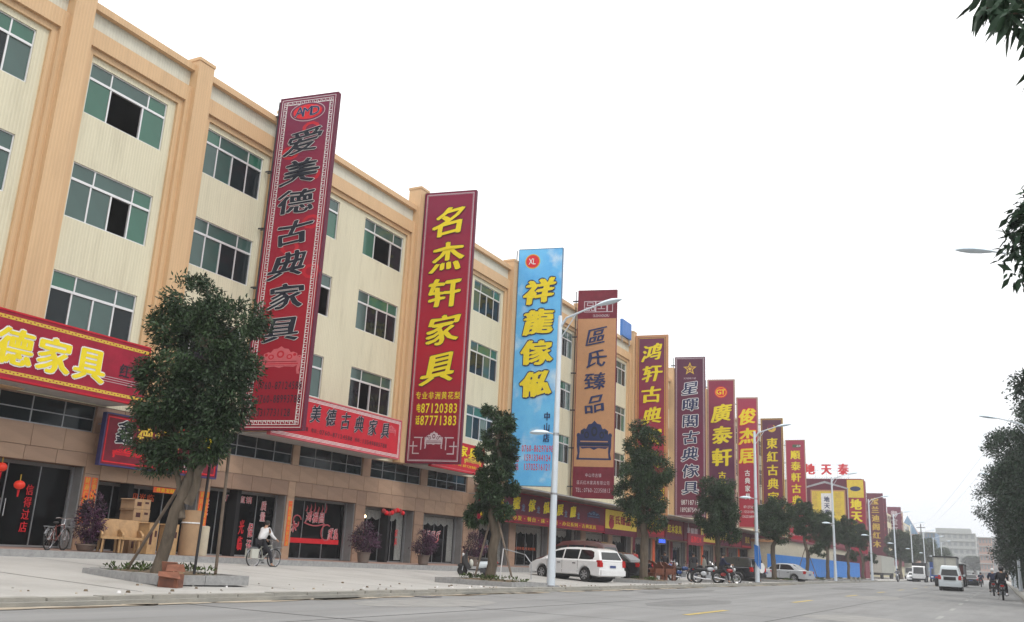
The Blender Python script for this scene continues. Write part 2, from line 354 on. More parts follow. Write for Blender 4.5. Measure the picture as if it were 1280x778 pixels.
# litter of mud and dust along the gutter
gm = MB()
for i in range(90):
    y0 = rnd.uniform(6, 70); a = rnd.uniform(.1, .35); L = rnd.uniform(.3, 1.6); x0 = -12.62+rnd.uniform(0, .12)
    k = [(x0+a*math.cos(t)*rnd.uniform(.6, 1), y0+L*math.sin(t)*rnd.uniform(.6, 1), .004+.004*(i % 3)) for t in [j*math.pi/4 for j in range(8)]]
    gm.poly(k, 'dust' if i % 3 else 'earth')
o = gm.build('gutter_dust'); o['kind'] = 'stuff'; tag(o, 'brown dust and grit gathered in the gutter along the left kerb', 'dust')
gm = MB()
for i in range(160):
    y0 = rnd.uniform(9, 60); x0 = -13.1-rnd.expovariate(1.6); s = rnd.uniform(.015, .05)
    gm.lathe([(s, -.01), (s*.6, s*.8)], rnd.choice(['earth', 'dust', 'txt_white', 'kerb', 'earth']), 5, (x0, y0, gz(x0, y0)))
o = gm.build('pebbles'); o['kind'] = 'stuff'; tag(o, 'scattered pebbles and scraps of litter on the forecourt edge', 'litter')
# step and shop platform
st = MB()
for a, b in zip(ys[:-1], ys[1:]):
    if a >= 130: break
    st.add([(-22.6, a, gz(-22.6, a)-.1), (-22.6, b, gz(-22.6, b)-.1), (-22.6, b, pz(b)), (-22.6, a, pz(a)), (-22.9, b, pz(b)), (-22.9, a, pz(a))], [(0, 1, 2, 3), (3, 2, 4, 5)], 'granite')
    st.add([(-22.9, a, pz(a)), (-22.9, b, pz(b)), (-26.2, b, pz(b)+.02), (-26.2, a, pz(a)+.02)], [(0, 1, 2, 3)], 'red_paving')
struct('pavement_platform', st)
# right side verge
vg = MB(); vg.box(.9, 1.15, -40, 700, -.1, .14, 'kerb'); vg.add([(1.15, -40, .12), (2.3, -40, .12), (2.3, 700, .12), (1.15, 700, .12)], [(0, 1, 2, 3)], 'concrete'); vg.add([(2.3, -40, .12), (60, -40, .12), (60, 700, .12), (2.3, 700, .12)], [(0, 1, 2, 3)], 'earth'); struct('right_pavement', vg)
# painted markings
def dashes(name, lab, x, y0, y1, L, gap, wd, m, cat='road marking'):
    i = 0; y = y0
    while y < y1:
        mb = MB().add([(x-wd/2, y, .005), (x+wd/2, y, .005), (x+wd/2, y+L, .005), (x-wd/2, y+L, .005)], [(0, 1, 2, 3)], m)
        o = mb.build(name); o['kind'] = 'structure'
        y += L+gap
dashes('yellow_dash', '', -6.15, 20.2, 150, 3.4, 8.6, .17, 'yellow_line')
dashes('white_dash', '', -1.55, 27, 140, 2.4, 5.0, .13, 'white_line')
dashes('white_dash', '', -9.6, 60, 180, 3.0, 6.0, .13, 'white_line')
# ed = MB().add([(.5, -20, .005), (.62, -20, .005), (.62, 300, .005), (.5, 300, .005)], [(0, 1, 2, 3)], 'white_line'); struct('white_edge_line', ed)
# slab joints / patches on road and forecourt (worn bands)
pt = MB()
for i in range(26):
    y0 = 12+i*5.0; pt.add([(-12.6, y0, .003), (.85, y0, .003), (.85, y0+.035, .003), (-12.6, y0+.035, .003)], [(0, 1, 2, 3)], 'seam')
for x0 in (-9.2, -4.4): pt.add([(x0, -20, .003), (x0+.03, -20, .003), (x0+.03, 160, .003), (x0, 160, .003)], [(0, 1, 2, 3)], 'seam')
o = struct('road_joints', pt)
fj = MB()
for i in range(22):
    y0 = 8+i*4.0
    for a, b in zip(xs[1:-1], xs[2:]): fj.add([(a, y0, gz(a, y0)+.004), (b, y0, gz(b, y0)+.004), (b, y0+.03, gz(b, y0)+.004), (a, y0+.03, gz(a, y0)+.004)], [(0, 1, 2, 3)], 'seam')
struct('forecourt_joints', fj)

# ============================================================ SHOP TERRACE
ROWS = [(14.14, 15.93), (10.6, 12.43), (7.05, 8.85)]
def wall_grid(mb, y0, y1, z0, z1, holes, m, x=0, rev=.16):
    ysx = sorted({y0, y1, *[h[0] for h in holes], *[h[1] for h in holes]}); zsx = sorted({z0, z1, *[h[2] for h in holes], *[h[3] for h in holes]})
    for a, b in zip(ysx[:-1], ysx[1:]):
        for c, d in zip(zsx[:-1], zsx[1:]):
            my, mz = (a+b)/2, (c+d)/2
            if any(h[0] < my < h[1] and h[2] < mz < h[3] for h in holes): continue
            mb.add([(x, a, c), (x, b, c), (x, b, d), (x, a, d)], [(0, 1, 2, 3)], m)
    for h in holes:
        a, b, c, d = h
        mb.add([(x, a, c), (x, b, c), (x, b, d), (x, a, d), (x-rev, a, c), (x-rev, b, c), (x-rev, b, d), (x-rev, a, d)],
               [(0, 1, 5, 4), (1, 2, 6, 5), (2, 3, 7, 6), (3, 0, 4, 7)], m)
_pane = {}
def pane(parent, y0, y1, z0, z1, x, m):
    k = (round(y1-y0, 3), round(z1-z0, 3), m)
    if k not in _pane: _pane[k] = MB().box(-.008, .008, -(k[0])/2, k[0]/2, -k[1]/2, k[1]/2, m).mesh('pane')
    return link('pane', _pane[k], parent, (x, (y0+y1)/2, (z0+z1)/2), R(random.uniform(-.7, .7)))
_wf = {}
def window(parent, y0, z0, z1, W, style, far=False):
    """aluminium sliding window: transom lights above, sliding sashes below; style lists glass for the lower panes, 'open' leaves a gap"""
    H = z1-z0; th = H*.70; key = (round(W, 2), round(H, 2), style, far)
    tm = [0, .27, .755, 1]; q = len(style)
    bm = [0, .25, .5, .75, 1] if q == 4 else [0, .28, .70, 1]
    if key not in _wf:
        mb = MB(); f = .042; x0, x1 = -.12, -.045
        mb.box(x0, x1, 0, W, 0, f, 'alu'); mb.box(x0, x1, 0, W, H-f*.8, H, 'alu'); mb.box(x0, x1, 0, f, f, H-f*.8, 'alu'); mb.box(x0, x1, W-f, W, f, H-f*.8, 'alu')
        mb.box(x0, x1+.01, f, W-f, th-.04, th+.04, 'alu')
        for t in tm[1:-1]: mb.box(x0, x1-.01, W*t-.025, W*t+.025, th+.04, H-f*.8, 'alu')
        for i, t in enumerate(bm[1:-1]):
            mb.box(x0, x1-.005, W*t-.027, W*t+.027, f, th-.04, 'alu')
        _wf[key] = mb.mesh('window')
    w = link('window', _wf[key], parent, (0, y0, z0))
    for a, b in zip(tm[:-1], tm[1:]): pane(w, W*a+.03, W*b-.03, th+.04, H-.04, -.085, random.choice(['glass_pale', 'glass_pale', 'glass_green']))
    for i, s in enumerate(style):
        if s == 'o': continue
        pane(w, W*bm[i]+.035, W*bm[i+1]-.035, .05, th-.04, -.075-.02*(i % 2), {'g': 'glass_green', 'p': 'glass_pale', 'd': 'glass_dark', 'c': 'glass_curtain'}[s])
    return w
PIL = [(11.0, 18.1), (16.1, 18.1), (21.2, 18.15), (26.15, 18.5), (36.0, 18.9), (46.4, 18.3), (57.0, 18.4), (67.2, 18.8)]
WIN = [(6.8, 'ppgg'), (11.8, 'ppdp'), (16.95, 0), (21.88, 0), (26.82, 0), (31.9, 0), (36.95, 0), (42.2, 0), (47.55, 0), (52.75, 0), (58.1, 0), (63.2, 0)]
STY = {(2, 0): 'gog', (2, 1): 'ppog', (2, 2): 'dppd', (3, 0): 'ppdd', (3, 1): 'ppdd', (3, 2): 'dddd', (4, 0): 'ddpg', (4, 1): 'dddo', (4, 2): 'dddp', (5, 0): 'god', (5, 1): 'pddd', (5, 2): 'dodd',
       (1, 0): 'pgdp', (1, 1): 'pddp'}
b1 = thing('shop_terrace', 'long four storey cream and orange tiled terrace of furniture shops with stone ground floor', 'building', (FX, 0, 0))
wl = MB(); holes = [(y, y+3.15, z0, z1) for (y, s) in WIN for (z0, z1) in ROWS]
wall_grid(wl, 0, 68.2, 5.0, 16.95, holes, 'cream_tile'); wl.build('upper_wall', b1)
# per bay orange frame mouldings
ps = [(5.9, 0)] + PIL
for (pa, _), (pb, _) in zip(ps[:-1], ps[1:]):
    fr = MB(); a, b = pa+.36, pb-.36
    fr.box(0, .10, a+.20, b-.20, 16.15, 16.36, 'orange_tile'); fr.box(0, .22, a, b, 16.36, 16.95, 'orange_tile')
    fr.box(0, .10, a+.2, a+.4, 5.1, 16.15, 'orange_tile'); fr.box(0, .10, b-.4, b-.2, 5.1, 16.15, 'orange_tile')
    fr.box(0, .22, a, a+.2, 5.1, 16.36, 'orange_tile'); fr.box(0, .22, b-.2, b, 5.1, 16.36, 'orange_tile'); fr.build('bay_moulding', b1)
    pp = MB().box(-.2, .03, pa+.36, pb-.36, 16.95, 17.62, 'parapet_tile'); pp.build('parapet_panel', b1)
    MB().box(-.3, .24, pa+.36, pb-.36, 17.62, 17.86, 'orange_tile').build('coping', b1)
for (p, zt) in PIL: MB().box(-.3, .42, p-.36, p+.36, 5.0, zt-.12, 'orange_tile').box(-.33, .45, p-.39, p+.39, zt-.12, zt, 'orange_tile').build('pilaster', b1)
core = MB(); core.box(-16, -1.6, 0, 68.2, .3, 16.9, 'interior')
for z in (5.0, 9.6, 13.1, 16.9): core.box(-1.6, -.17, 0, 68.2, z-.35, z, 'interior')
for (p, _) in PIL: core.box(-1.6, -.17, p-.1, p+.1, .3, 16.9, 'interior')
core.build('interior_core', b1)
MB().box(-16, -.01, -.25, -.01, 0, 17.6, 'cream_plain').box(-16, -.01, 68.21, 68.4, 0, 17.6, 'cream_plain').box(-16.2, -16.02, -.25, 68.4, 0, 17.6, 'cream_plain').box(-16, -.2, 0, 68.2, 16.95, 17.1, 'concrete').build('side_wall', b1)
for i, (y, s) in enumerate(WIN):
    for r, (z0, z1) in enumerate(ROWS):
        window(b1, y, z0, z1, 3.15, STY.get((i, r)) or (s if isinstance(s, str) and s else random.choice(['dddd', 'ddpd', 'pddd', 'dddg', 'cddp', 'pdcd'])))
# tar patches and a drain on the road
for i, (x, y, a, b) in enumerate(((-10.9, 17.5, 1.1, 2.6), (-7.9, 26.5, .9, 3.8), (-3.2, 24, 1.2, 1.9), (-11.2, 36, .8, 5.0), (-4.9, 45, 1.1, 4.5), (-8.4, 63, 1.3, 6))):
    rr_ = random.Random(i); MBp = MB(); MBp.poly([(x+a*math.cos(t)*rr_.uniform(.75, 1), y+b*math.sin(t)*rr_.uniform(.8, 1), .0035) for t in [k*math.pi/7 for k in range(14)]], 'patch' if i % 2 else 'patch_pale'); struct('road_patch', MBp)
for y in (19.5, 33.0):
    t_ = thing('drain_cover', 'iron gutter grating near the left kerb, %s one' % ('nearer' if y < 20 else 'farther'), 'drain', (-12.35, y, .004)); MB().box(-.22, .22, -.35, .35, 0, .006, 'dark_steel').build('frame', t_); g_ = MB()
    for k in range(6): g_.box(-.18, .18, -.30+.11*k, -.24+.11*k, .006, .012, 'steel')
    g_.build('bar', t_)
# drain pipe
MB().tube([(.12, 68, 17), (.12, 68, 3)], .06, 'alu', 6).build('drain_pipe', b1)
# ---- stone ground floor
OPEN = [(5.2, 9.6, 3.05), (10.2, 14.3, 3.05), (14.95, 19.22, 3.08), (19.78, 24.0, 2.72), (24.48, 28.62, 2.93), (29.05, 33.15, 2.93), (33.85, 37.85, 2.88), (38.67, 42.6, 2.86)]
MEZ = [(5.2, 9.8), (10.2, 14.6), (15.0, 19.3), (24.6, 28.7), (29.1, 33.4), (34.0, 38.2), (38.8, 42.75)]
base = MB()
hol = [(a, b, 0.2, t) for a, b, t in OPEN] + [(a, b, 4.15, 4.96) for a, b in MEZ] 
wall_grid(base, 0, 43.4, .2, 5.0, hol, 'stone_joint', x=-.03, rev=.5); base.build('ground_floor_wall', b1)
_sl = {}
def slab(y0, y1, z0, z1, x=0):
    k = (round(y1-y0-.007, 3), round(z1-z0-.007, 3))
    if k not in _sl:
        a, b = k[0]/2, k[1]/2; c = .006
        _sl[k] = MB().add([(-.03, -a, -b), (-.03, a, -b), (-.03, a, b), (-.03, -a, b), (0, -a+c, -b+c), (0, a-c, -b+c), (0, a-c, b-c), (0, -a+c, b-c)],
                          [(4, 5, 6, 7), (0, 1, 5, 4), (1, 2, 6, 5), (2, 3, 7, 6), (3, 0, 4, 7)], M['stone_%d' % (len(_sl) % 5)]).mesh('stone_slab')
    return link('stone_slab', _sl[k], b1, (x+random.uniform(0, .004), (y0+y1)/2, (z0+z1)/2))
for i in range(5):
    k = 1+(i-2)*.09; mat('stone_%d' % i, (.35*k, .222*k*(1+.01*i), .155*k), .4, var=.17, scale=1.1, stretch=(1, .6, 2.2), stain=.2)  # slab tones also carry the ground floor shade in their colour
def slabs(y0, y1, z0, z1, w, h):
    ny = max(1, round((y1-y0)/w)); nz = max(1, round((z1-z0)/h))
    for i in range(ny):
        for j in range(nz): slab(y0+(y1-y0)*i/ny, y0+(y1-y0)*(i+1)/ny, z0+(z1-z0)*j/nz, z0+(z1-z0)*(j+1)/nz)
for a, b, t in OPEN: slabs(a, b, t, 3.5, 1.1, .62)
slabs(9.6, 10.2, .3, 3.5, .6, .62); slabs(14.3, 14.95, .3, 3.5, .65, .62)
prev = OPEN[1][1]
edges = [(OPEN[i][1], OPEN[i+1][0]) for i in range(2, len(OPEN)-1)] + [(42.6, 43.4)]
for a, b in edges: slabs(a, b, .36, 3.5, .8, .62)
slabs(9.6, 43.4, 3.5, 4.15, 1.1, .65)
me_ = [(9.8, 10.2), (14.6, 15.0), (19.3, 24.6), (28.7, 29.1), (33.4, 34.0), (38.2, 38.8), (42.75, 43.4)]
for a, b in me_: slabs(a, b, 4.15, 4.98, 1.1, .83)
for a, b in MEZ:   # mezzanine window strips
    fr = MB(); x0, x1 = -.14, -.09; fr.box(x0, x1, a, b, 4.15, 4.19, 'steel'); fr.box(x0, x1, a, b, 4.54, 4.57, 'steel')
    n_ = 4
    for i in range(n_+1): yy = a+(b-a)*i/n_; fr.box(x0, x1-.004, yy-.018, yy+.018, 4.19, 4.96, 'steel')
    wo = fr.build('mezzanine_window', b1)
    for i in range(n_):
        for zz in ((4.19, 4.54), (4.57, 4.96)): pane(wo, a+(b-a)*i/n_+.02, a+(b-a)*(i+1)/n_-.02, zz[0], zz[1], -.12, 'glass_dark')
# shop fronts
def shopfront(parent, a, b, t, zf, n=4, doors=(1, 2), glass='shop_glass', xg=-.62, lace=False):
    f = MB(); f.box(xg-.04, xg+.03, a, b, t-.10, t, 'shutter_rail')
    f.box(xg-.04, xg+.03, a, b, zf, zf+.05, 'steel')
    for i in range(n+1): y_ = a+(b-a)*i/n; f.box(xg-.03, xg+.02, max(a, y_-.015), min(b, y_+.015), zf+.05, t-.10, 'steel')
    # roller shutter rails on both jambs
    f.box(xg+.03, -.06, b-.05, b-.004, zf, t-.02, 'shutter_rail'); f.box(xg+.03, -.06, a+.004, a+.05, zf, t-.02, 'shutter_rail')
    f.box(xg+.10, xg+.18, b-.12, b-.05, zf, t-.02, 'steel')
    s = f.build('shop_front', parent)
    for i in range(n):
        y0, y1 = a+(b-a)*i/n+.02, a+(b-a)*(i+1)/n-.02
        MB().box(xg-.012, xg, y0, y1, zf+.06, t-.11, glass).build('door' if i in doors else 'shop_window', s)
    if len(doors) == 2:
        h = MB(); ym = a+(b-a)*doors[1]/n
        for dy in (-.09, .09): h.tube([(xg+.05, ym+dy, zf+.85), (xg+.05, ym+dy, zf+1.35)], .017, 'chrome', 6)
        h.build('door_handle', s)
    if lace:   # swagged lace curtain behind the glass top
        lc = MB(); k = 24; pts = []
        for i in range(k+1): y_ = a+.1+(b-a-.2)*i/k; pts.append((xg+.02, y_, t-.12)); pts.append((xg+.02+.03*(i % 2), y_, t-.42-.14*abs(math.sin(i*math.pi/4))))
        lc.add(pts, [(2*i, 2*i+2, 2*i+3, 2*i+1) for i in range(k)], 'lace'); lc.build('lace_curtain', s)
        lc = MB()
        for i in range(9): y_ = b-.62+.06*i; lc.box(xg+.012+.015*(i % 2), xg+.02+.015*(i % 2), y_, y_+.06, zf+.1, t-.3, 'lace')
        lc.build('lace_curtain', s)
    return s
fronts = []
for i, (a, b, t) in enumerate(OPEN): fronts.append(shopfront(b1, a, b, t, pz((a+b)/2)+.02, n=4 if i != 5 else 3, doors=(1, 2) if i != 5 and i != 7 else (), lace=i >= 6))
# red film lettering on shop glass
XG = -.60
def film(front, parts, name='window_lettering', XG=-.60):
    for (s, y, z, w_, h_, vert, m, br) in parts:
        mb = MB(); text_line(mb, s, y, z, w_, h_, m, .004, F_street(0, 0, XG), .03, vert, br, outline='txt_white' if m == 'txt_pink' else None, ow=.02); mb.build(name, front)
film(fronts[4], [('烘干处理', 24.95, 1.75, .36, .42, True, 'txt_pink', 0), ('厂家直销', 26.6, 2.62, .36, .30, False, 'txt_pink', 0), ('质量', 28.0, 2.25, .34, .42, True, 'txt_pink', 0), ('保证', 27.4, 1.2, .3, .6, True, 'txt_pink', 0), ('光临', 26.9, 1.3, .3, .6, True, 'txt_red', .3)])
film(fronts[2], [('信得过店', 17.9, 1.72, .28, .36, True, 'txt_red', 0)])
film(fronts[5], [('鸿福昌', 31.2, 2.2, .42, .5, False, 'txt_pink', .7), ('红木', 29.7, 1.75, .4, .5, False, 'txt_pink', .7), ('家私', 32.5, 1.55, .38, .55, False, 'txt_pink', .7), ('厂家直销红木古典家具', 31.0, 1.22, .34, .16, False, 'txt_white', 0)])
film(fronts[3], [('欢迎光临', 21.9, 2.35, .34, .28, False, 'couplet', 0), ('红木', 23.4, 1.7, .26, .36, True, 'txt_red', 0)])
film(fronts[6], [('古典', 34.5, 1.6, .28, .4, True, 'txt_red', .3), ('家具', 37.2, 1.6, .28, .4, True, 'txt_red', .3)], XG=-.54)
MB().box(XG, XG+.01, 29.2, 32.9, 1.12, 1.32, 'txt_red').build('red_stripe', fronts[5])
film(fronts[7], [('卖场展厅', 40.3, 1.85, .46, .46, False, 'txt_pink', .8)], XG=-.54)
def scroll(mb, pts, r=.03, m='txt_pink'): mb.tube([(XG+.012, y, z) for y, z in pts], r, m, 5)
sc_ = MB(); scroll(sc_, [(30.0+.28*math.cos(t*.5)*(1-t*.04), 2.05+.2*math.sin(t*.5)-.01*t) for t in range(14)]); scroll(sc_, [(32.0+.35*math.cos(1+t*.45), 1.6+.33*math.sin(1+t*.45)) for t in range(14)])
for k in range(6): scroll(sc_, [(30.55+k*.25, 2.42), (30.62+k*.25, 2.56+.05*(k % 2)), (30.58+k*.25, 2.66+.08*(k % 3))], [.04, .025, .004])
scroll(sc_, [(30.5+.12*i, 1.95-.10*math.sin(i*math.pi/11)) for i in range(12)]); sc_.build('flame_scroll', fronts[5])
sc_ = MB(); XG = -.55; scroll(sc_, [(39.6+.12*i, 1.62-.15*math.sin(i*.8)) for i in range(13)]); scroll(sc_, [(40.4+.3*math.cos(t*.5), 1.35+.2*math.sin(t*.5)) for t in range(9)]); sc_.build('scroll_swirl', fronts[7])
# red swag over fourth door
sw = MB()
for k in range(8): sw.ball((.12, 35.1+.22*k, 2.72-.10*math.sin(k*.9)), .11, 'txt_red' if k % 2 else 'cloth_red', 6)
sw.build('red_swag', fronts[6]); MB().ball((-.3, 34.25, 2.42), .07, 'bulb', 8).build('bulb', fronts[6])
# roller shutter box above second opening
MB().box(-.45, -.05, 19.8, 23.98, 2.73, 3.12, 'shutter_yellow').build('shutter_box', b1)
# couplets pasted on piers
def couplet(y, z0, z1, s, x=.012):
    mb = MB().box(0, x, y-.105, y+.105, z0, z1, 'couplet'); n = len(s)
    text_line(mb, s, y, (z0+z1)/2, .17, (z1-z0)/n, 'txt_gold', x+.004, F_street(0, 0, 0), .02, True)
    o = mb.build('couplet_banner'); o.location = (FX+.002, 0, 0); return tag(o, {19.36: 'left strip of the orange couplet pair on the pier left of the cardboard boxes', 19.62: 'right strip of the orange couplet pair on the pier left of the cardboard boxes', 24.12: 'left strip of the orange couplet pair behind the rolled carpet', 24.36: 'right strip of the orange couplet pair behind the rolled carpet', 28.84: 'single orange couplet strip on the pier right of the dark doorway the cyclist rides past'}[y], 'banner', 'orange paper couplets on the shop piers')
couplet(19.36, 1.35, 2.78, '财源广进达三江'); couplet(19.62, 1.45, 2.78, '生意兴隆通四海'); couplet(24.12, 1.1, 2.72, '家兴人旺财源广'); couplet(24.36, 1.1, 2.72, '福到宅安生意隆'); couplet(28.84, .98, 2.72, '一帆风顺年年好万事')
# lanterns and red notice in the first opening
for i, (yy, zz) in enumerate(((15.75, 2.86), (16.55, 2.80), (15.05, 2.55), (17.2, 2.35))):
    l = thing('red_lantern', ['red paper lantern leftmost but one in the first dark doorway', 'red paper lantern above the right side of the orange notice', 'red paper lantern at the left edge of the picture in the first doorway', 'red lantern hanging lowest, right of the orange notice'][i], 'lantern', (FX-.1, yy, zz), 0, 'red lanterns in the first doorway')
    m_ = MB(); m_.ball((0, 0, 0), .16, 'lantern', 8, (1, 1, .8)); m_.build('lantern_shade', l, smooth=True)
    m_ = MB(); m_.lathe([(.02, -.34), (.035, -.14)], 'txt_red', 6); m_.build('tassel', l); MB().box(-.01, .01, -.01, .01, .1, .3, 'txt_gold').build('hanger', l)
m_ = MB().box(0, .02, 15.55, 16.45, 2.12, 2.38, 'couplet'); text_line(m_, '生意兴隆', 16.0, 2.25, .2, .2, 'txt_yellow', .026, F_street(0, 0, 0), .02); o = m_.build('orange_notice'); o.location = (FX-.5, 0, 0); tag(o, 'small orange notice with gold writing hung under the lanterns', 'sign')
m_ = MB().box(0, .02, 21.9, 22.9, 2.52, 2.7, 'couplet'); text_line(m_, '恭喜发财', 22.4, 2.61, .2, .16, 'txt_yellow', .026, F_street(0, 0, 0), .02); o = m_.build('orange_notice'); o.location = (FX+.05, 0, 0); tag(o, 'small orange notice on the shutter box behind the big tree', 'sign')

# ---- second part: shops under the low sign strips
SH2 = [43.5, 47.9, 53.2, 58.4, 63.4, 68.2]
w2 = MB(); wall_grid(w2, 43.4, 68.2, .2, 5.0, [(a+.75, b-.05, .2, 2.85) for a, b in zip(SH2[:-1], SH2[1:])], 'stone', x=0, rev=.6); w2.build('ground_floor_wall', b1)
for i, (a, b) in enumerate(zip(SH2[:-1], SH2[1:])):
    s = shopfront(b1, a+.75, b-.05, 2.85, pz(60)+.02, n=4, doors=(1, 2), xg=-.5, lace=True)
    mb = MB(); text_line(mb, '欢迎光临祥龙傢俬', (a+b)/2+.3, 1.45, .38, .2, 'couplet', .02, F_street(0, 0, -.5), .03); mb.build('window_lettering', s)
# ============================================================ SIGN BANDS
def key_border(mb, L, H, u, m, lift, frame, inset=.12, wd=.022):
    """meander of little hooked keys running round the rectangle"""
    def run(p, d, n_):
        dx, dy = d; nx, ny = -dy, dx
        for i in range(n_):
            a = (p[0]+dx*u*i, p[1]+dy*u*i)
            def bar(s0, s1, t0, t1): mb.add([frame(a[0]+dx*s+nx*t, a[1]+dy*s+ny*t, lift) for s, t in ((s0, t0), (s1, t0), (s1, t1), (s0, t1))], [(0, 1, 2, 3)], m)
            bar(0, u, 0, wd); bar(0, wd, 0, u*.75); bar(0, u*.72, u*.75-wd, u*.75); bar(u*.72-wd, u*.72, u*.3, u*.75)
    nx_ = int((L-2*inset)/u); ny_ = int((H-2*inset)/u); x0 = (L-nx_*u)/2; y0 = (H-ny_*u)/2
    run((x0, y0), (1, 0), nx_); run((x0+nx_*u, y0), (0, 1), ny_); run((x0+nx_*u, y0+ny_*u), (-1, 0), nx_); run((x0, y0+ny_*u), (0, -1), ny_)
def rect_line(mb, x0, x1, y0, y1, wd, m, lift, frame):
    for a, b, c, d in ((x0, x1, y0, y0+wd), (x0, x1, y1-wd, y1), (x0, x0+wd, y0+wd, y1-wd), (x1-wd, x1, y0+wd, y1-wd)):
        mb.add([frame(a, c, lift), frame(b, c, lift), frame(b, d, lift), frame(a, d, lift)], [(0, 1, 2, 3)], m)
def rect(mb, x0, x1, y0, y1, m, lift, frame): mb.add([frame(x0, y0, lift), frame(x1, y0, lift), frame(x1, y1, lift), frame(x0, y1, lift)], [(0, 1, 2, 3)], m)
def disc(mb, cx, cy, rx, ry, m, lift, frame, n=28, r0=0):
    o = [frame(cx+rx*math.cos(t*2*math.pi/n), cy+ry*math.sin(t*2*math.pi/n), lift) for t in range(n)]
    if r0:
        i_ = [frame(cx+rx*r0*math.cos(t*2*math.pi/n), cy+ry*r0*math.sin(t*2*math.pi/n), lift) for t in range(n)]
        mb.add(o+i_, [(k, (k+1) % n, n+(k+1) % n, n+k) for k in range(n)], m)
    else: mb.poly(o, m)
def sofa(mb, cx, cy, w_, h_, m, m2, lift, frame, throne=False):
    """printed picture of a carved wooden seat: scrolled back, arms and legs"""
    r = lambda a, b, c, d, mm, dl=0: rect(mb, cx+a*w_, cx+b*w_, cy+c*h_, cy+d*h_, mm, lift+dl, frame)
    pg = lambda P, mm, dl=0: mb.poly([frame(cx+x*w_, cy+y*h_, lift+dl) for x, y in P], mm)
    ds_ = lambda x, y, rx, ry, mm, dl=0, r0=0: disc(mb, cx+x*w_, cy+y*h_, rx*w_, ry*h_, mm, lift+dl, frame, 14, r0)
    pg([(-.42, -.02), (.42, -.02), (.40, .24), (.30, .30), (.24, .28), (.18, .40), (.08, .42), (0, .50), (-.08, .42), (-.18, .40), (-.24, .28), (-.30, .30), (-.40, .24)], m)
    ds_(0, .22, .09, .13, m2, .003); ds_(0, .22, .05, .07, m, .005); ds_(-.22, .13, .07, .09, m2, .003); ds_(.22, .13, .07, .09, m2, .003); ds_(-.22, .13, .04, .05, m, .005); ds_(.22, .13, .04, .05, m, .005)
    for s_ in (-1, 1):
        pg([(s_*.40, -.06), (s_*.50, -.06), (s_*.50, .10), (s_*.44, .14), (s_*.40, .10)], m, .001); ds_(s_*.46, .12, .055, .06, m, .002); ds_(s_*.46, .12, .02, .02, m2, .004)
        pg([(s_*.42, -.16), (s_*.50, -.16), (s_*.47, -.34), (s_*.50, -.46), (s_*.43, -.46), (s_*.41, -.30)], m)
        ds_(s_*.34, .20, .04, .05, m2, .003)
    r(-.50, .50, -.16, -.05, m, .001); r(-.44, .44, -.125, -.09, m2, .003); pg([(-.42, -.17), (.42, -.17), (.34, -.22), (.12, -.20), (0, -.25), (-.12, -.20), (-.34, -.22)], m)
    if throne: r(-.50, .50, -.50, -.455, m)
FS = F_street()
def band(name, lab, y0, y1, z0, z1, x, face, edge, draw, thick=.16, soffit=True, ztilt=0):
    t = thing(name, lab, 'sign', (FX+x, y0, z0), 0); L = y1-y0; H = z1-z0
    MB().box(-thick, 0, 0, L, 0, H, face).build('board', t)
    fr = MB(); fr.box(-thick, .02, -.04, 0, 0, H, edge); fr.box(-thick, .02, L, L+.04, 0, H, edge); fr.box(-thick, .02, -.04, L+.04, -.05, 0, edge); fr.box(-thick, .02, -.04, L+.04, H, H+.05, edge); fr.build('board_frame', t)
    global CUR
    CUR = t; mb = MB(); draw(mb, L, H); mb.build('lettering', t); CUR = None
    bk = MB()
    for i in range(int(L/2)+1): bk.tube([(-thick, min(L-.1, i*2+.1), H*.8), (-x+.02, min(L-.1, i*2+.1), H*.8)], .025, 'steel', 5)
    bk.build('bracket', t)
    if soffit: MB().box(-x+.01, -thick, 0, L, -.01, .06, 'soffit').build('soffit', t)
    return t
def d1(mb, L, H):
    for zz in (.10, H-.20): rect(mb, 0, L, zz, zz+.10, 'txt_gold', .004, FS)
    n_ = int(L/.11)
    for zz in (.10, H-.20):
        for i in range(n_): rect(mb, i*.11, i*.11+.05, zz+.02+.03*(i % 2), zz+.05+.03*(i % 2), 'sign_red', .007, FS)
    text_line(mb, '爱美德家具', 14.65, .86, 1.2, 1.15, 'txt_yellow', .024, FS, .035, outline='txt_white', ow=.022)
    text_line(mb, '红木', 18.5, .9, .42, .5, 'txt_black', .01, FS, .02); 
    for k in range(3): rect(mb, 17.4, 19.2, .62-.07*k, .635-.07*k, 'txt_grey', .01, FS)
    sofa(mb, 18.6, .95, 1.0, .5, 'sign_maroon', 'txt_brown', .006, FS)
band('fascia_sign', 'wide dark red fascia board with yellow characters at the left edge of the picture', .5, 19.6, 5.04, 6.82, 1.6, 'sign_red', 'sign_bright_red', d1)
def d2(mb, L, H):
    for k in range(3): rect_line(mb, .03+.045*k, L-.03-.045*k, .03+.045*k, H-.03-.045*k, .02, 'txt_white', .005, FS)
    for i, ch in enumerate('爱美德古典家具'):
        text_line(mb, ch, 1.45+i*.945, 1.08, .68, .78, 'txt_black', .024, FS, .02, brush=.5, outline='txt_grey', ow=.02)
    text_line(mb, '地址:中山市沙溪镇 电话:0760-87124588 热线:13549885788', L*.5-.2, .42, .165, .2, 'txt_black', .01, FS, .015)
    sofa(mb, L-.75, 1.15, .75, .45, 'txt_pink', 'sign_red', .006, FS)
band('fascia_sign', 'bright red fascia board with black characters between the two tall red blade signs', 25.5, 33.8, 4.96, 6.6, 1.6, 'sign_bright_red', 'txt_pink', d2)
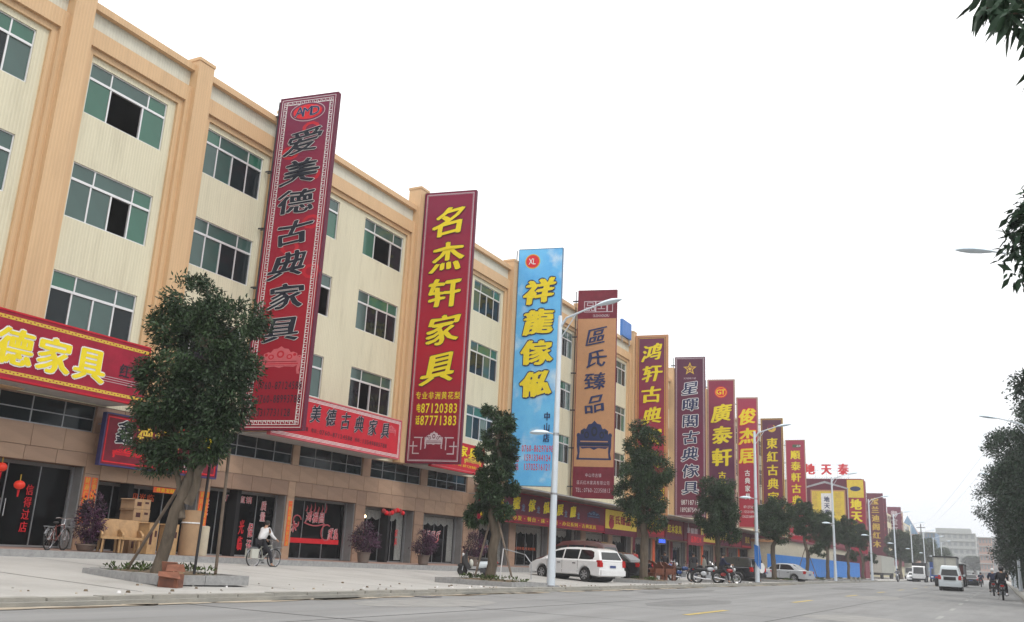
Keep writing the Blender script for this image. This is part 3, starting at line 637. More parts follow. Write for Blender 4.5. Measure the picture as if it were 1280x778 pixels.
def d3(mb, L, H):
    rect(mb, 0, L, .02, .06, 'txt_pink', .005, FS)
    text_line(mb, '杰轩家具', 2.3, .98, 1.0, .62, 'txt_yellow', .02, FS, .035, brush=.3)
    text_line(mb, '中山市名杰轩红木家具厂 电话:87120383', 2.3, .28, .17, .14, 'txt_yellow', .01, FS, .02)
    sofa(mb, L-1.1, .58, 1.7, .36, 'txt_gold', 'sign_plum', .006, FS)
band('fascia_sign', 'bright red fascia board right of the tall red sign with phone numbers', 36.55, 41.5, 4.96, 6.3, 1.6, 'sign_bright_red', 'sign_bright_red', d3)
def dx(mb, L, H):
    rect_line(mb, .06, L-.06, .06, H-.06, .04, 'txt_red', .004, FS)
    text_line(mb, '鑫', .75, 1.05, .75, .85, 'txt_black', .024, FS, .02, outline='txt_white', ow=.03)
    text_line(mb, '德红木', 2.25, 1.05, .7, .75, 'txt_gold', .024, FS, .02); text_line(mb, '家具', 4.05, 1.1, .5, .55, 'txt_yellow', .02, FS, .02)
    text_line(mb, '13927188501', 3.6, .22, .12, .2, 'txt_white', .01, FS, .015); sofa(mb, 1.0, .4, 1.2, .36, 'txt_red', 'sign_red', .006, FS)
band('shop_sign', 'plum shop sign in a navy frame hung half behind the big tree crown', 19.3, 24.15, 3.2, 4.75, .5, 'sign_maroon', 'navy_frame', dx, soffit=False)
MB  # strips of the second part
def ds(mb, L, H):
    for i, ch in enumerate('祥龍傢俬展廳'):
        text_line(mb, ch, 2.1+i*2.0, 1.05, 1.0, .8, 'txt_yellow', .024, FS, .045, brush=.5, outline='txt_navy', ow=.03)
        text_line(mb, '龙', 3.0+i*2.0, .85, .5, .5, 'block_blue', .008, FS, .02)
    rect(mb, .1, L-.1, .06, .42, 'sign_red', .004, FS)
    text_line(mb, '酸枝·花梨·沙发·餐台·床·书柜·办公系列·古典家具', 8.0, .24, .62, .3, 'txt_yellow', .01, FS, .03)
    sofa(mb, L-2.0, 1.0, 2.2, .7, 'txt_navy', 'block_blue', .006, FS)
band('shop_sign', 'long maroon shop sign with yellow characters and red strip above the parked white van', 42.8, 60.4, 2.86, 4.45, .85, 'sign_plum', 'sign_red', ds, soffit=False)
def dy(mb, L, H):
    text_line(mb, '區氏臻品', L/2-.3, 1.0, 1.1, .7, 'sign_red', .02, FS, .04); rect(mb, 0, L, .0, .35, 'sign_plum', .004, FS); disc(mb, 1.2, .7, .5, .35, 'sign_red', .006, FS)
band('shop_sign', 'yellow shop sign just right of the long maroon one, behind the second crown', 60.5, 66.9, 2.8, 4.45, .85, 'yellow_panel', 'sign_plum', dy, soffit=False)
aw = thing('awning', 'long grey sheet awning above the maroon shop sign', 'awning', (FX, 43.5, 4.55)); a_ = MB()
for k in range(11): a_.box(0, 2.1, k*2.2, k*2.2+2.17, .10-.0*k, .14, 'awning'); 
a_.build('sheet', aw)
a_ = MB()
for k in range(12): a_.tube([(0, k*2.15, -.1), (2.0, k*2.15, .08)], .02, 'steel', 5)
a_.tube([(2.08, 0, .07), (2.08, 24, .07)], .03, 'steel', 5); a_.build('awning_frame', aw)

# ============================================================ BLADE SIGNS
FF = F_front()
def blade(lab, y, zb, zt, L, dyaw, face, edge, draw, thick=.2, name='blade_sign'):
    L *= .93
    t = thing(name, lab, 'sign', (-24.5, y, zb), math.atan2(dyaw, L), 'tall blade signs along the terrace'); H = zt-zb
    MB().box(0, L, 0, thick, 0, H, face).build('panel', t)
    fr = MB(); e = .035
    fr.box(-e, 0, -.01, thick+.01, -e, H+e, edge); fr.box(L, L+e, -.01, thick+.01, -e, H+e, edge); fr.box(0, L, -.01, thick+.01, -e, 0, edge); fr.box(0, L, -.01, thick+.01, H, H+e, edge); fr.build('panel_frame', t)
    global CUR
    CUR = t; mb = MB(); draw(mb, L, H); mb.build('lettering', t); CUR = None
    br = MB(); n_ = 6
    for i in range(n_): z = H*(.05+.9*i/(n_-1)); br.tube([(-.42, .1, z), (0, .1, z)], .035, 'dark_steel', 5); br.tube([(-.42, .25, z), (0, .25, z)], .035, 'dark_steel', 5)
    br.tube([(-.2, .17, 0), (-.2, .17, H)], .03, 'dark_steel', 5); br.build('bracket', t)
    return t
def vt(mb, s, x, ztop, zbot, w_, m, bold=.03, brush=0, outline=None, ow=.03, lift=.03, fill=.84):
    h = (ztop-zbot)/len(s); text_line(mb, s, x, (ztop+zbot)/2, w_, h, m, lift, FF, bold, True, brush, outline, ow, 1.0, fill)
def s1(mb, L, H):
    key_border(mb, L, H, .19, 'txt_white', .006, FF, .10); rect_line(mb, .06, L-.06, .06, H-.06, .02, 'txt_white', .005, FF); rect_line(mb, .30, L-.30, .30, H-.30, .018, 'txt_white', .005, FF)
    disc(mb, L/2, 12.75, .80, .42, 'txt_grey', .006, FF); disc(mb, L/2, 12.75, .77, .39, 'print_amd', .008, FF); disc(mb, L/2, 12.75, .66, .32, 'txt_red', .010, FF)
    text_line(mb, 'AMD', L/2, 12.78, .36, .44, 'txt_navy', .03, FF, .02, brush=.5, outline='txt_grey', ow=.03)
    vt(mb, '爱美德古典家具', L/2-.03, 12.1, 3.1, 1.8, 'txt_black', .022, .85, 'txt_white', .011, fill=.84)
    for k, s in enumerate(('电话:0760-87124588', '传真:0760-88993788', '13317731128')): text_line(mb, s, L/2-.05, 1.62-k*.50, .145, .32, 'txt_black', .01, FF, .02)
    sofa(mb, L/2+.05, 2.55, 1.8, 1.1, 'txt_pink', 'sign_bright_red', .006, FF)
    for k in range(9): disc(mb, .6+(k*.83) % 1.9, 4+k*1.0, .42, .3, 'sign_bright_red', .003+.0003*k, FF, 9, .6)
blade('nearest red blade sign with black white-edged characters and an oval red badge', 25.1, 5.07, 18.5, 2.78, .38, 'print_amd', 'sign_edge', s1)
def s2(mb, L, H):
    rect_line(mb, .07, L-.07, .07, H-.07, .035, 'txt_grey', .005, FF); rect_line(mb, .13, L-.13, .13, H-.13, .012, 'txt_grey', .005, FF)
    vt(mb, '名杰轩家具', L/2+.05, 12.95, 3.6, 1.9, 'txt_yellow', .03, .75, 'txt_brown', .015)
    text_line(mb, '专业非洲黄花梨', L/2+.05, 3.18, .33, .42, 'txt_yellow', .01, FF, .02); text_line(mb, '电87120383', L/2+.05, 2.58, .235, .5, 'txt_yellow', .01, FF, .03); text_line(mb, '话87771383', L/2+.05, 2.0, .235, .5, 'txt_yellow', .01, FF, .03)
    sofa(mb, L/2, 1.05, .9, .85, 'txt_grey', 'sign_plum', .006, FF)
    for sgn in (-1, 1):
        for a, b, c, d in ((.55, 1.0, 1.15, 1.2), (.6, .65, .6, 1.2), (.8, 1.2, .75, .8), (1.0, 1.05, .4, 1.0), (.7, 1.0, .4, .45)): rect(mb, L/2+sgn*a, L/2+sgn*b, c, d, 'txt_grey', .006, FF)
blade('red blade sign with five yellow characters above two large phone numbers', 36.0, 5.03, 18.6, 2.88, .5, 'print_ming', 'sign_edge', s2)
def s3(mb, L, H):
    mb0 = mb; mb = MB(); disc(mb, .85, 13.35, .47, .47, 'txt_gold', .006, FF, 24); disc(mb, .85, 13.35, .41, .41, 'txt_red', .009, FF, 24); text_line(mb, 'XL', .85, 13.36, .22, .42, 'txt_white', .02, FF, .03, brush=.2); mb.build('badge', CUR); mb = mb0
    vt(mb, '祥龍傢俬', L/2+.02, 12.4, 4.9, 2.0, 'txt_yellow', .05, .6, 'txt_navy', .028)
    vt(mb, '中山店', L/2+.78, 4.25, 2.4, .42, 'txt_navy', .03)
    mb.build('lettering', CUR); mb.v, mb.f, mb.m = [], [], []
    for k, s in enumerate(('0760-86297698', '15913344124', '13702516121')): text_line(mb, s, L/2+.28, 2.1-k*.52, .145, .42, 'txt_red', .01, FF, .035)
    vt(mb, '电话', .42, 1.75, .8, .32, 'txt_red', .03)
blade('sky blue blade sign with yellow characters and a red round badge', 46.5, 4.88, 19.0, 2.88, .55, 'sky_print', 'block_blue', s3)
def s4(mb, L, H):
    mb0 = mb; mb = MB()
    rect(mb, 0, L, H-2.0, H, 'sign_maroon', .004, FF); rect(mb, 0, L, 0, 2.0, 'sign_maroon', .004, FF)
    for x0, x1, y0, y1 in ((.4, 1.2, H-1.55, H-.75), (1.2, 2.0, H-1.55, H-.75), (2.0, 2.4, H-1.55, H-.75), (.5, .8, H-1.45, H-1.2), (.9, 1.15, H-1.45, H-1.2), (.6, 1.05, H-1.1, H-.85)): rect_line(mb, x0, x1, y0, y1, .05, 'txt_grey', .008, FF)
    text_line(mb, '工', 1.6, H-1.12, .6, .6, 'txt_grey', .01, FF, .02); mb.build('emblem', CUR); mb = MB(); text_line(mb, 'OUSHIHONGMU', 1.6, H-1.8, .10, .2, 'txt_grey', .01, FF, .01); mb.build('lettering', CUR); mb = MB(); sofa(mb, L/2, 3.75, 2.3, 2.6, 'txt_navy', 'txt_black', .006, FF, True); mb.build('printed_chair', CUR); mb = mb0
    vt(mb, '區氏臻品', L/2-.02, 11.6, 5.4, 1.6, 'txt_navy', .015, .85)
    for k, s in enumerate(('中山市古镇', '區氏红木家具有限公司', 'TEL:0760-22350813')): text_line(mb, s, L/2, 1.45-k*.48, .22 if k < 2 else .135, .3, 'txt_grey', .01, FF, .012)
blade('orange blade sign with four black characters and a carved chair picture', 55.6, 4.88, 18.95, 2.84, .6, 'sign_orange', 'sign_maroon', s4)
def s5(mb, L, H):
    rect_line(mb, .0, L, .0, H, .15, 'sign_orange', .005, FF); rect_line(mb, .2, L-.2, .2, H-.2, .04, 'txt_gold', .007, FF)
    vt(mb, '鸿轩古典家具', L/2+.03, 13.4, 3.3, 1.75, 'txt_yellow', .03, .75)
    for k, s in enumerate(('0760-87123168', '13531828238', '13531820768')): text_line(mb, s, L/2+.05, 2.4-k*.62, .19, .5, 'txt_yellow', .01, FF, .02)
blade('purple and red blade sign in an orange frame partly behind the third tree', 67.25, 4.5, 18.45, 2.72, .3, 'print_hong', 'sign_orange', s5)
def star(mb, cx, cy, r0, m, lift, hollow=None):
    p = [FF(cx+(r0 if i % 2 == 0 else r0*.42)*math.sin(i*math.pi/5), cy+(r0 if i % 2 == 0 else r0*.42)*math.cos(i*math.pi/5), lift) for i in range(10)]; mb.poly(p, m)
def s6(mb, L, H):
    rect_line(mb, .05, L-.05, .05, H-.05, .05, 'txt_grey', .005, FF); rect_line(mb, .14, L-.14, .14, H-.14, .015, 'txt_grey', .005, FF)
    star(mb, L/2, H-1.05, .62, 'txt_gold', .008); star(mb, L/2, H-1.05, .40, 'sign_purple', .012); star(mb, L/2, H-1.05, .22, 'txt_gold', .016); text_line(mb, 'XINGHUIGE', L/2, H-1.9, .12, .18, 'txt_grey', .01, FF, .01)
    vt(mb, '星暉閣古典傢具', L/2+.03, 11.9, 1.75, 1.6, 'txt_navy', .02, .6, 'txt_white', .035)
    text_line(mb, '☎87187188', L/2+.05, 1.25, .19, .46, 'txt_white', .01, FF, .02); text_line(mb, '18928754935', L/2+.05, .62, .17, .44, 'txt_white', .01, FF, .02)
blade('dark purple blade sign with a gold star and seven white-edged characters', 77.5, 4.87, 18.85, 2.78, .4, 'print_xing', 'sign_edge', s6)
def s7(mb, L, H):
    rect_line(mb, 0, L, 0, H, .10, 'block_orange', .005, FF); disc(mb, L/2, H-1.25, .62, .58, 'txt_red', .008, FF, 26); disc(mb, L/2, H-1.25, .52, .48, 'txt_yellow', .010, FF, 26, .93); text_line(mb, 'GT', L/2, H-1.22, .42, .55, 'txt_yellow', .02, FF, .03)
    vt(mb, '廣泰軒', L/2+.03, 11.9, 5.4, 2.1, 'txt_yellow', .035, .6); vt(mb, '古典家具', L/2+.03, 5.2, 1.8, .8, 'txt_yellow', .03)
blade('plum blade sign with a round red badge above three big yellow characters', 88.0, 4.66, 18.8, 2.80, .4, 'print_guang', 'block_orange', s7)
def s8(mb, L, H):
    rect_line(mb, 0, L, 0, H, .12, 'block_orange', .005, FF)
    vt(mb, '俊杰居', L/2, 13.0, 6.6, 2.0, 'txt_yellow', .04, .6, 'txt_red', .03); vt(mb, '古典家具', L/2-.1, 6.2, 2.9, .62, 'txt_white', .03)
    for k, s in enumerate(('87127583', '电话:13531898689', '13620368999')): text_line(mb, s, L/2, 2.2-k*.5, .14, .3, 'txt_white', .01, FF, .02)
blade('crimson blade sign with yellow over white characters, behind the second lamp post', 99.6, 4.97, 19.0, 2.42, .35, 'print_jun', 'block_orange', s8)
def s9(mb, L, H):
    rect_line(mb, .1, L-.1, .1, H-.1, .05, 'txt_gold', .005, FF); disc(mb, L/2, H-1.2, .5, .45, 'txt_gold', .008, FF); disc(mb, L/2-.12, H-1.02, .36, .34, 'sign_purple', .012, FF)
    vt(mb, '東紅古典家具', L/2, 11.6, 2.0, 1.45, 'txt_yellow', .03, .2)
blade('dark purple blade sign with a gold crescent and yellow characters', 111.4, 4.64, 18.43, 2.75, .1, 'print_xing', 'txt_gold', s9)
def s10(mb, L, H):
    rect_line(mb, .0, L, .0, H, .08, 'block_orange', .005, FF); rect(mb, .9, 1.9, H-1.0, H-.6, 'leaf_close', .008, FF); text_line(mb, '品牌', 1.7, H-.8, .3, .3, 'txt_white', .02, FF, .02)
    vt(mb, '順泰軒古典家具', L/2, 12.0, 1.6, 1.4, 'txt_yellow', .03, 0); text_line(mb, '0760-87129388', L/2, .9, .16, .4, 'txt_white', .01, FF, .02)
blade('red blade sign with seven squat yellow characters, last before the billboard building', 126.2, 4.5, 17.74, 2.68, 0, 'print_jun', 'block_orange', s10)
sb = thing('narrow_sign', 'narrow yellow framed sign panel just behind the bottom of the purple and red blade sign', 'sign', (-24.6, 70.5, 3.9)); MB().box(0, .9, 0, .1, 0, 4.2, 'yellow_panel').build('panel', sb)
mb = MB(); vt(mb, '古典家具', .45, 3.9, .3, .6, 'sign_red', .03); mb.build('lettering', sb)
bp_ = thing('roof_board', 'plain blue hoarding panel on the roof behind the orange blade sign', 'board', (-24.8, 63.8, 17.9)); MB().box(0, .2, .6, 2.6, 0, 1.3, 'blue_board').build('panel', bp_); MB().tube([(.1, .8, -.5), (.1, .8, 0)], .04, 'steel', 5).tube([(.1, 2.4, -.5), (.1, 2.4, 0)], .04, 'steel', 5).build('leg', bp_)
# ============================================================ SECOND TERRACE (y 68.6 - 131), mostly behind the blades
b2 = thing('shop_terrace', 'farther stretch of the cream terrace behind the row of purple and red blade signs', 'building', (FX, 0, 0))
holes = [(y, y+3.15, z0, z1) for y in [69.4+5.2*i for i in range(9)] for (z0, z1) in ROWS]
m_ = MB(); wall_grid(m_, 68.6, 116, 5.0, 16.6, holes, 'cream_tile'); m_.box(-.3, .2, 68.6, 116, 16.6, 16.85, 'orange_tile'); m_.build('upper_wall', b2)
for (a, b, c, d) in holes:
    m_ = MB().box(-.14, -.10, a, b, c, d, 'glass_dark').box(-.10, -.06, a, b, d-.55, d-.50, 'alu')
    for q in (0, .25, .5, .75, 1): m_.box(-.10, -.065, a+q*3.1, a+q*3.1+.05, c, d, 'alu')
    m_.build('window', b2)
m_ = MB(); m_.box(-14, -1.2, 68.6, 116, .2, 16.5, 'interior').box(-14, -.01, 116.01, 116.3, 0, 16.5, 'cream_plain').box(-14.2, -14.01, 68.6, 116.3, 0, 16.5, 'cream_plain'); m_.build('building_core', b2)
for y in (77.6, 88, 98.5, 109): MB().box(-.2, .42, y-.36, y+.36, 5, 17.9, 'orange_tile').build('pilaster', b2)
hol = [(68.9+4.7*i, 68.9+4.7*i+3.9, .2, 2.85) for i in range(10)]
m_ = MB(); wall_grid(m_, 68.6, 116, .2, 5.0, hol, 'stone', rev=.5); m_.build('ground_floor_wall', b2)
for i, (a, b, c, d) in enumerate(hol):
    s = shopfront(b2, a, b, d, .46, n=3, doors=(1,), xg=-.4, lace=(i % 2 == 0))
    MB().box(0, .05, a-.55, a-.05, .4, 2.8, 'couplet' if i % 3 == 1 else 'sign_maroon').build('couplet_panel', b2)
nm = [('鸿轩古典家具', 'sign_bright_red', 'txt_yellow'), ('红木家具', 'sign_maroon', 'txt_yellow'), ('星暉閣', 'sign_plum', 'txt_grey'), ('廣泰軒', 'yellow_panel', 'sign_red'), ('古典家具', 'sign_maroon', 'txt_yellow'), ('俊杰居', 'sign_red', 'txt_yellow'), ('東紅', 'sign_plum', 'txt_gold'), ('順泰軒', 'sign_maroon', 'txt_yellow'), ('红木家具', 'sign_red', 'txt_gold')]
for i, (s, bg_, tx) in enumerate(nm):
    def dd(mb, L, H, s=s, tx=tx):
        text_line(mb, s, L/2, H*.55, min(1.1, L/len(s)*.8), .8, tx, .02, FS, .04); rect(mb, 0, L, .0, [.28, .16, .22, .1][len(s) % 4], ['sign_red', 'sign_purple', 'sign_bright_red'][len(s) % 3], .004, FS)
    y0 = 68.8+i*5.15
    ord_ = ['nearest', 'second', 'third', 'fourth', 'fifth', 'sixth', 'seventh', 'eighth', 'farthest'][i]
    band('shop_sign', '%s shop sign of the low row under the distant purple and red blades' % ord_, y0, y0+4.9, 2.95, 4.45, .8, bg_, 'sign_maroon', dd, soffit=False)
a2 = thing('awning', 'long dark sheet awning over the distant row of shop signs', 'awning', (FX, 67.5, 4.62)); a_ = MB()
for k in range(22): a_.box(0, 2.4, k*2.2, k*2.2+2.17, .0, .05, 'awning')
a_.build('sheet', a2)
a_ = MB()
for k in range(23): a_.tube([(0, k*2.15, -.2), (2.3, k*2.15, -.02)], .02, 'steel', 5)
a_.build('awning_frame', a2)
led = thing('led_sign', 'small black led board glowing blue beside the third tree trunk', 'sign', (-23.2, 69.0, 2.35)); MB().box(-.1, 0, 0, 2.1, 0, .55, 'plastic').build('board', led)
m_ = MB(); text_line(m_, '古典家具', 1.05, .28, .42, .34, 'led_blue', .012, FS, .05); m_.build('lettering', led)
hb = thing('hanging_board', 'dark maroon hanging board under the awning between the third and fourth trees', 'sign', (-22.9, 76, 2.55)); MB().box(-.08, 0, 0, 4.6, 0, .95, 'sign_maroon').build('board', hb)
m_ = MB(); text_line(m_, '品牌红木', 2.3, .48, .8, .6, 'txt_red', .012, FS, .03); m_.build('lettering', hb)
MB().tube([(-.04, .2, .95), (-.04, .2, 2.1)], .02, 'steel', 5).tube([(-.04, 4.4, .95), (-.04, 4.4, 2.1)], .02, 'steel', 5).build('hanger', hb)

# ---- low beige building, blue hoarding, billboard building
lb = thing('low_building', 'low beige single storey building with a maroon roof edge behind the blue hoarding', 'building', (-21.6, 104, 0))
MB().box(-3, 0, 0, 54, 0, 4.1, 'beige').build('wall', lb); MB().box(-3.2, .3, -.2, 54, 4.1, 4.35, 'sign_maroon').box(-3.2, .4, 26, 54, 4.36, 4.9, 'sign_maroon').build('roof_edge', lb); 
m_ = MB()
for i in range(8): m_.box(.05, .09, 40+1.6*i, 40.1+1.6*i, .3, 3.4, 'plastic')
m_.box(0, .04, 40, 53, 1.2, 3.4, 'glass_dark'); m_.build('barred_window', lb)
MB().box(-3, .3, -.25, -.02, 3.7, 4.0, 'sign_orange').build('fascia', lb)
hd = thing('hoarding', 'bright blue corrugated sheet hoarding behind the silver saloon', 'fence', (-19.9, 92, .12))
pm = MB()
for k in range(8): pm.add([(0, k*.25, 0), (.04, k*.25+.06, 0), (.04, k*.25+.19, 0), (0, k*.25+.25, 0), (0, k*.25, 2.2), (.04, k*.25+.06, 2.2), (.04, k*.25+.19, 2.2), (0, k*.25+.25, 2.2)], [(0, 1, 5, 4), (1, 2, 6, 5), (2, 3, 7, 6)], 'hoarding')
pme = pm.mesh('panel')
for i in range(33): link('panel', pme, hd, (random.uniform(-.01, .02), i*2.02, 0))
MB().tube([(-.05, 0, 2.1), (-.05, 66, 2.1)], .03, 'steel', 5).build('rail', hd)
bb = thing('billboard_building', 'maroon billboard building with a yellow poster wall, standing across the end of the terrace', 'building', (-30.8, 160, -.11))
MB().box(0, 10.6, .02, 5, 0, 14.4, 'sign_maroon').build('wall', bb)
F2 = F_front(0, 0, 0)
m_ = MB(); m_.box(2.6, 8.4, -.15, 0, 3.6, 14.35, 'sign_plum'); rect(m_, 3.3, 8.3, 7.4, 12.7, 'sign_orange', .16, F2); rect(m_, 3.5, 8.1, 7.6, 12.5, 'yellow_panel', .165, F2); rect(m_, 4.8, 6.4, 6.3, 12.2, 'txt_white', .17, F2)
rect(m_, 2.8, 8.2, 5.6, 7.0, 'sign_red', .17, F2)
text_line(m_, '地天泰红木', 5.6, 9.4, .9, .95, 'txt_navy', .19, F2, .03, True); text_line(m_, '福禄寿', 3.9, 10.6, .7, 1.2, 'txt_gold', .19, F2, .03, True); text_line(m_, '鸿运来', 7.2, 10.6, 1.0, 1.2, 'txt_gold', .19, F2, .03, True)
text_line(m_, '尊贵品味生活', 5.6, 6.3, .8, .8, 'txt_pink', .19, F2, .02); m_.build('poster', bb)
m_ = MB(); m_.box(8.5, 11.0, -.3, 0, 3.6, 14.3, 'sign_red'); m_.box(8.6, 10.9, -.34, -.3, 11.6, 14.2, 'yellow_panel'); disc(m_, 9.75, 12.9, .75, .35, 'txt_navy', .36, F2)
text_line(m_, '地天泰', 9.75, 8.9, 1.7, 1.8, 'txt_yellow', .34, F2, .05, True, gap=.95); m_.build('side_sign', bb)
m_ = MB(); m_.prism([(2.3, 12.9), (5.6, 13.9), (8.9, 12.9), (8.9, 12.7), (5.6, 13.6), (2.3, 12.7)], 'Y', -1.6, -1.4, 'steel')
for x_ in (2.4, 8.8): m_.tube([(x_, -1.5, 3.5), (x_, -1.5, 12.8)], .08, 'steel', 6)
m_.build('gantry_frame', bb)
rs = thing('rooftop_letters', 'three big red characters on a lattice standing on the billboard building roof', 'sign', (-28.4, 161, 15.73)); 
for i, ch in enumerate('地天泰'):
    m_ = MB(); put(m_, ch, .9+i*2.45, 1.5, 1.5, 1.75, 'txt_red', 0, F2, .05); fv = list(m_.v); k = len(fv)
    m_.v += [(x, y+.15, z) for x, y, z in fv]; fs = list(m_.f); m_.f += [tuple(j+k for j in f) for f in fs]; m_.m += m_.m; m_.build('character', rs)
m_ = MB()
for i in range(5): m_.tube([(.1+i*1.6, .35, 0), (.1+i*1.6, .35, 2.4)], .02, 'steel', 4)
for z in (.3, 1.3, 2.3): m_.tube([(0, .35, z), (6.8, .35, z)], .02, 'steel', 4)
m_.build('lattice', rs); rs.scale = bb.scale = (1.1, 1.1, 1.1)
# further terrace beyond with tall boards
def slabsign(lab, x0, x1, y, z1, m, s, tx, z0=4.5):
    t = thing('blade_sign', lab, 'sign', (x0, y, z0), 0, 'tall blade signs along the terrace'); MB().box(0, x1-x0, 0, .5, 0, z1-z0, m).build('panel', t)
    mb = MB(); vt(mb, s, (x1-x0)/2, z1-z0-.8, 1.5, 1.7, tx, .04); mb.build('lettering', t); m2 = MB()
    for z in (1, 6, 11): m2.tube([(-1, .2, z), (0, .2, z)], .06, 'steel', 5)
    m2.build('bracket', t)
slabsign('distant maroon blade sign, first one beyond the billboard building', -24.7, -21.4, 214, 17.6, 'sign_plum', '宝兰迪阁红木', 'txt_gold')
slabsign('distant red blade sign right behind the first one beyond the billboard building', -24.2, -22.0, 226, 17.4, 'sign_plum', '红木家具', 'sign_red')
slabsign('distant purple blade sign with pale characters, nearest the pointed tower', -25.9, -22.5, 268, 18.2, 'sign_purple', '御宝轩红木', 'txt_grey', 5.5)
slabsign('farthest brownish blade sign beside the purple one', -25.2, -23.4, 284, 18.0, 'block_orange', '家具城', 'sign_maroon', 5.5)
b3 = thing('far_terrace', 'distant cream terrace carrying the far blade signs', 'building', (-25, 165, 0)); MB().box(-14, 0, 0, 165, 0, 16.0, 'cream_plain').build('wall', b3)
m_ = MB(); m_.box(.0, .5, 2, 162, 3.0, 5.2, 'sign_maroon'); m_.build('sign_strip', b3)
for i in range(30):
    for z in (7.1, 10.6, 13.8): MB().box(0, .04, 2+i*5.2, 5.2+i*5.2, z, z+1.7, 'glass_dark').build('window', b3)
# pale trailer body parked by the kerb
tr = thing('cargo_trailer', 'pale ribbed trailer body parked beyond the blue hoarding', 'trailer', (-20.2, 170, .15))
MB().box(0, 2.4, 0, 22, .9, 3.7, 'curtain').build('box', tr); m_ = MB()
for k in range(22): m_.box(2.4, 2.45, k, k+.08, .9, 3.7, 'pale_block'); m_.box
m_.build('rib', tr); MB().box(.2, 2.2, .5, 21.5, .5, .88, 'plastic').build('chassis', tr)
for yy in (2, 3.4, 17, 18.4, 19.8): MB().lathe([(.5, -.15), (.5, .15)], 'tyre', 14, (2.1, yy, .35), 'X').build('wheel', tr)
# pointed tower and far blocks
tw = thing('pointed_tower', 'pointed tower with a blue glass face and an orange side', 'tower', (-28.6, 330, -2.4))
m_ = MB(); m_.box(0, 5.6, 0, 5.6, 0, 16, 'block_orange'); m_.build('shaft', tw); q_ = [(-.2, -.2, 16), (5.8, -.2, 16), (5.8, 5.8, 16), (-.2, 5.8, 16), (2.6, 2.6, 22)]; m_ = MB(); m_.add(q_, [(0, 1, 4)], 'block_blue').add(q_, [(1, 2, 4), (2, 3, 4), (3, 0, 4)], 'block_orange'); m_.build('roof', tw)
MB().box(.1, 2.6, -.12, -.02, 9, 15.8, 'block_blue').build('glass_front', tw)
def block(name, lab, x0, x1, y, z, m, fl, cols, depth=25, setback=None):
    t = thing(name, lab, 'building', (x0, y, 0)); MB().box(0, x1-x0, 0, depth, 0, z, m).build('wall', t)
    wd = (x1-x0)/cols; hh = z/fl
    k = MB().box(-wd*.28, wd*.28, -.1, .05, -hh*.24, hh*.24, 'block_window').mesh('window')
    for i in range(cols):
        for j in range(fl): link('window', k, t, (wd*(i+.5), -.02, hh*(j+.55)))
    for j in range(fl): 
        MB().box(-.3, x1-x0+.3, -.8, 0, hh*(j+1)-.35, hh*(j+1), 'pale_block').build('ledge', t)
    if setback: MB().box(setback[0], setback[1], 3, depth-3, z, z+setback[2], m).build('penthouse', t)
    return t
block('apartment_block', 'long pale hazy block with a stepped top closing the end of the street', -52, -10, 520, 22, 'pale_block', 6, 16, setback=(24, 40, 2.4))
block('apartment_block', 'paler hazy block behind and right of the long pale block', -22, 4, 590, 23, 'block_pink', 7, 10)
block('apartment_block', 'orange hazy block at the right end of the far skyline', -7.2, -2.5, 430, 17, 'block_orange', 5, 4)
block('office_block', 'dark bluish block just right of the pointed tower', -23.5, -20, 370, 16, 'block_blue', 6, 3)
# wires across the sky
wr = MB()
def catenary(a, b, sag, r):
    r *= .6
    a = Vector(a); b = Vector(b); wr.tube([a.lerp(b, t/10)-Vector((0, 0, sag*4*(t/10)*(1-t/10))) for t in range(11)], r, 'dark_steel', 4)
up = thing('utility_pole', 'slim dark utility pole right of the pointed tower', 'pole', (-20, 300, 0)); MB().tube([(0, 0, 0), (0, 0, 15.5)], [.2, .13], 'dark_steel', 8).build('pole', up); MB().box(-1.2, 1.2, -.05, .05, 14.3, 14.5, 'dark_steel').build('crossarm', up)
catenary((-19, 300, 14.4), (3.4, 60, 12.2), 1.5, .012); catenary((-21, 300, 14.4), (3.4, 40, 10.8), 1.5, .012)
o = wr.build('overhead_wire'); tag(o, 'thin overhead wires sagging from the utility pole towards the right hand trees', 'wire')

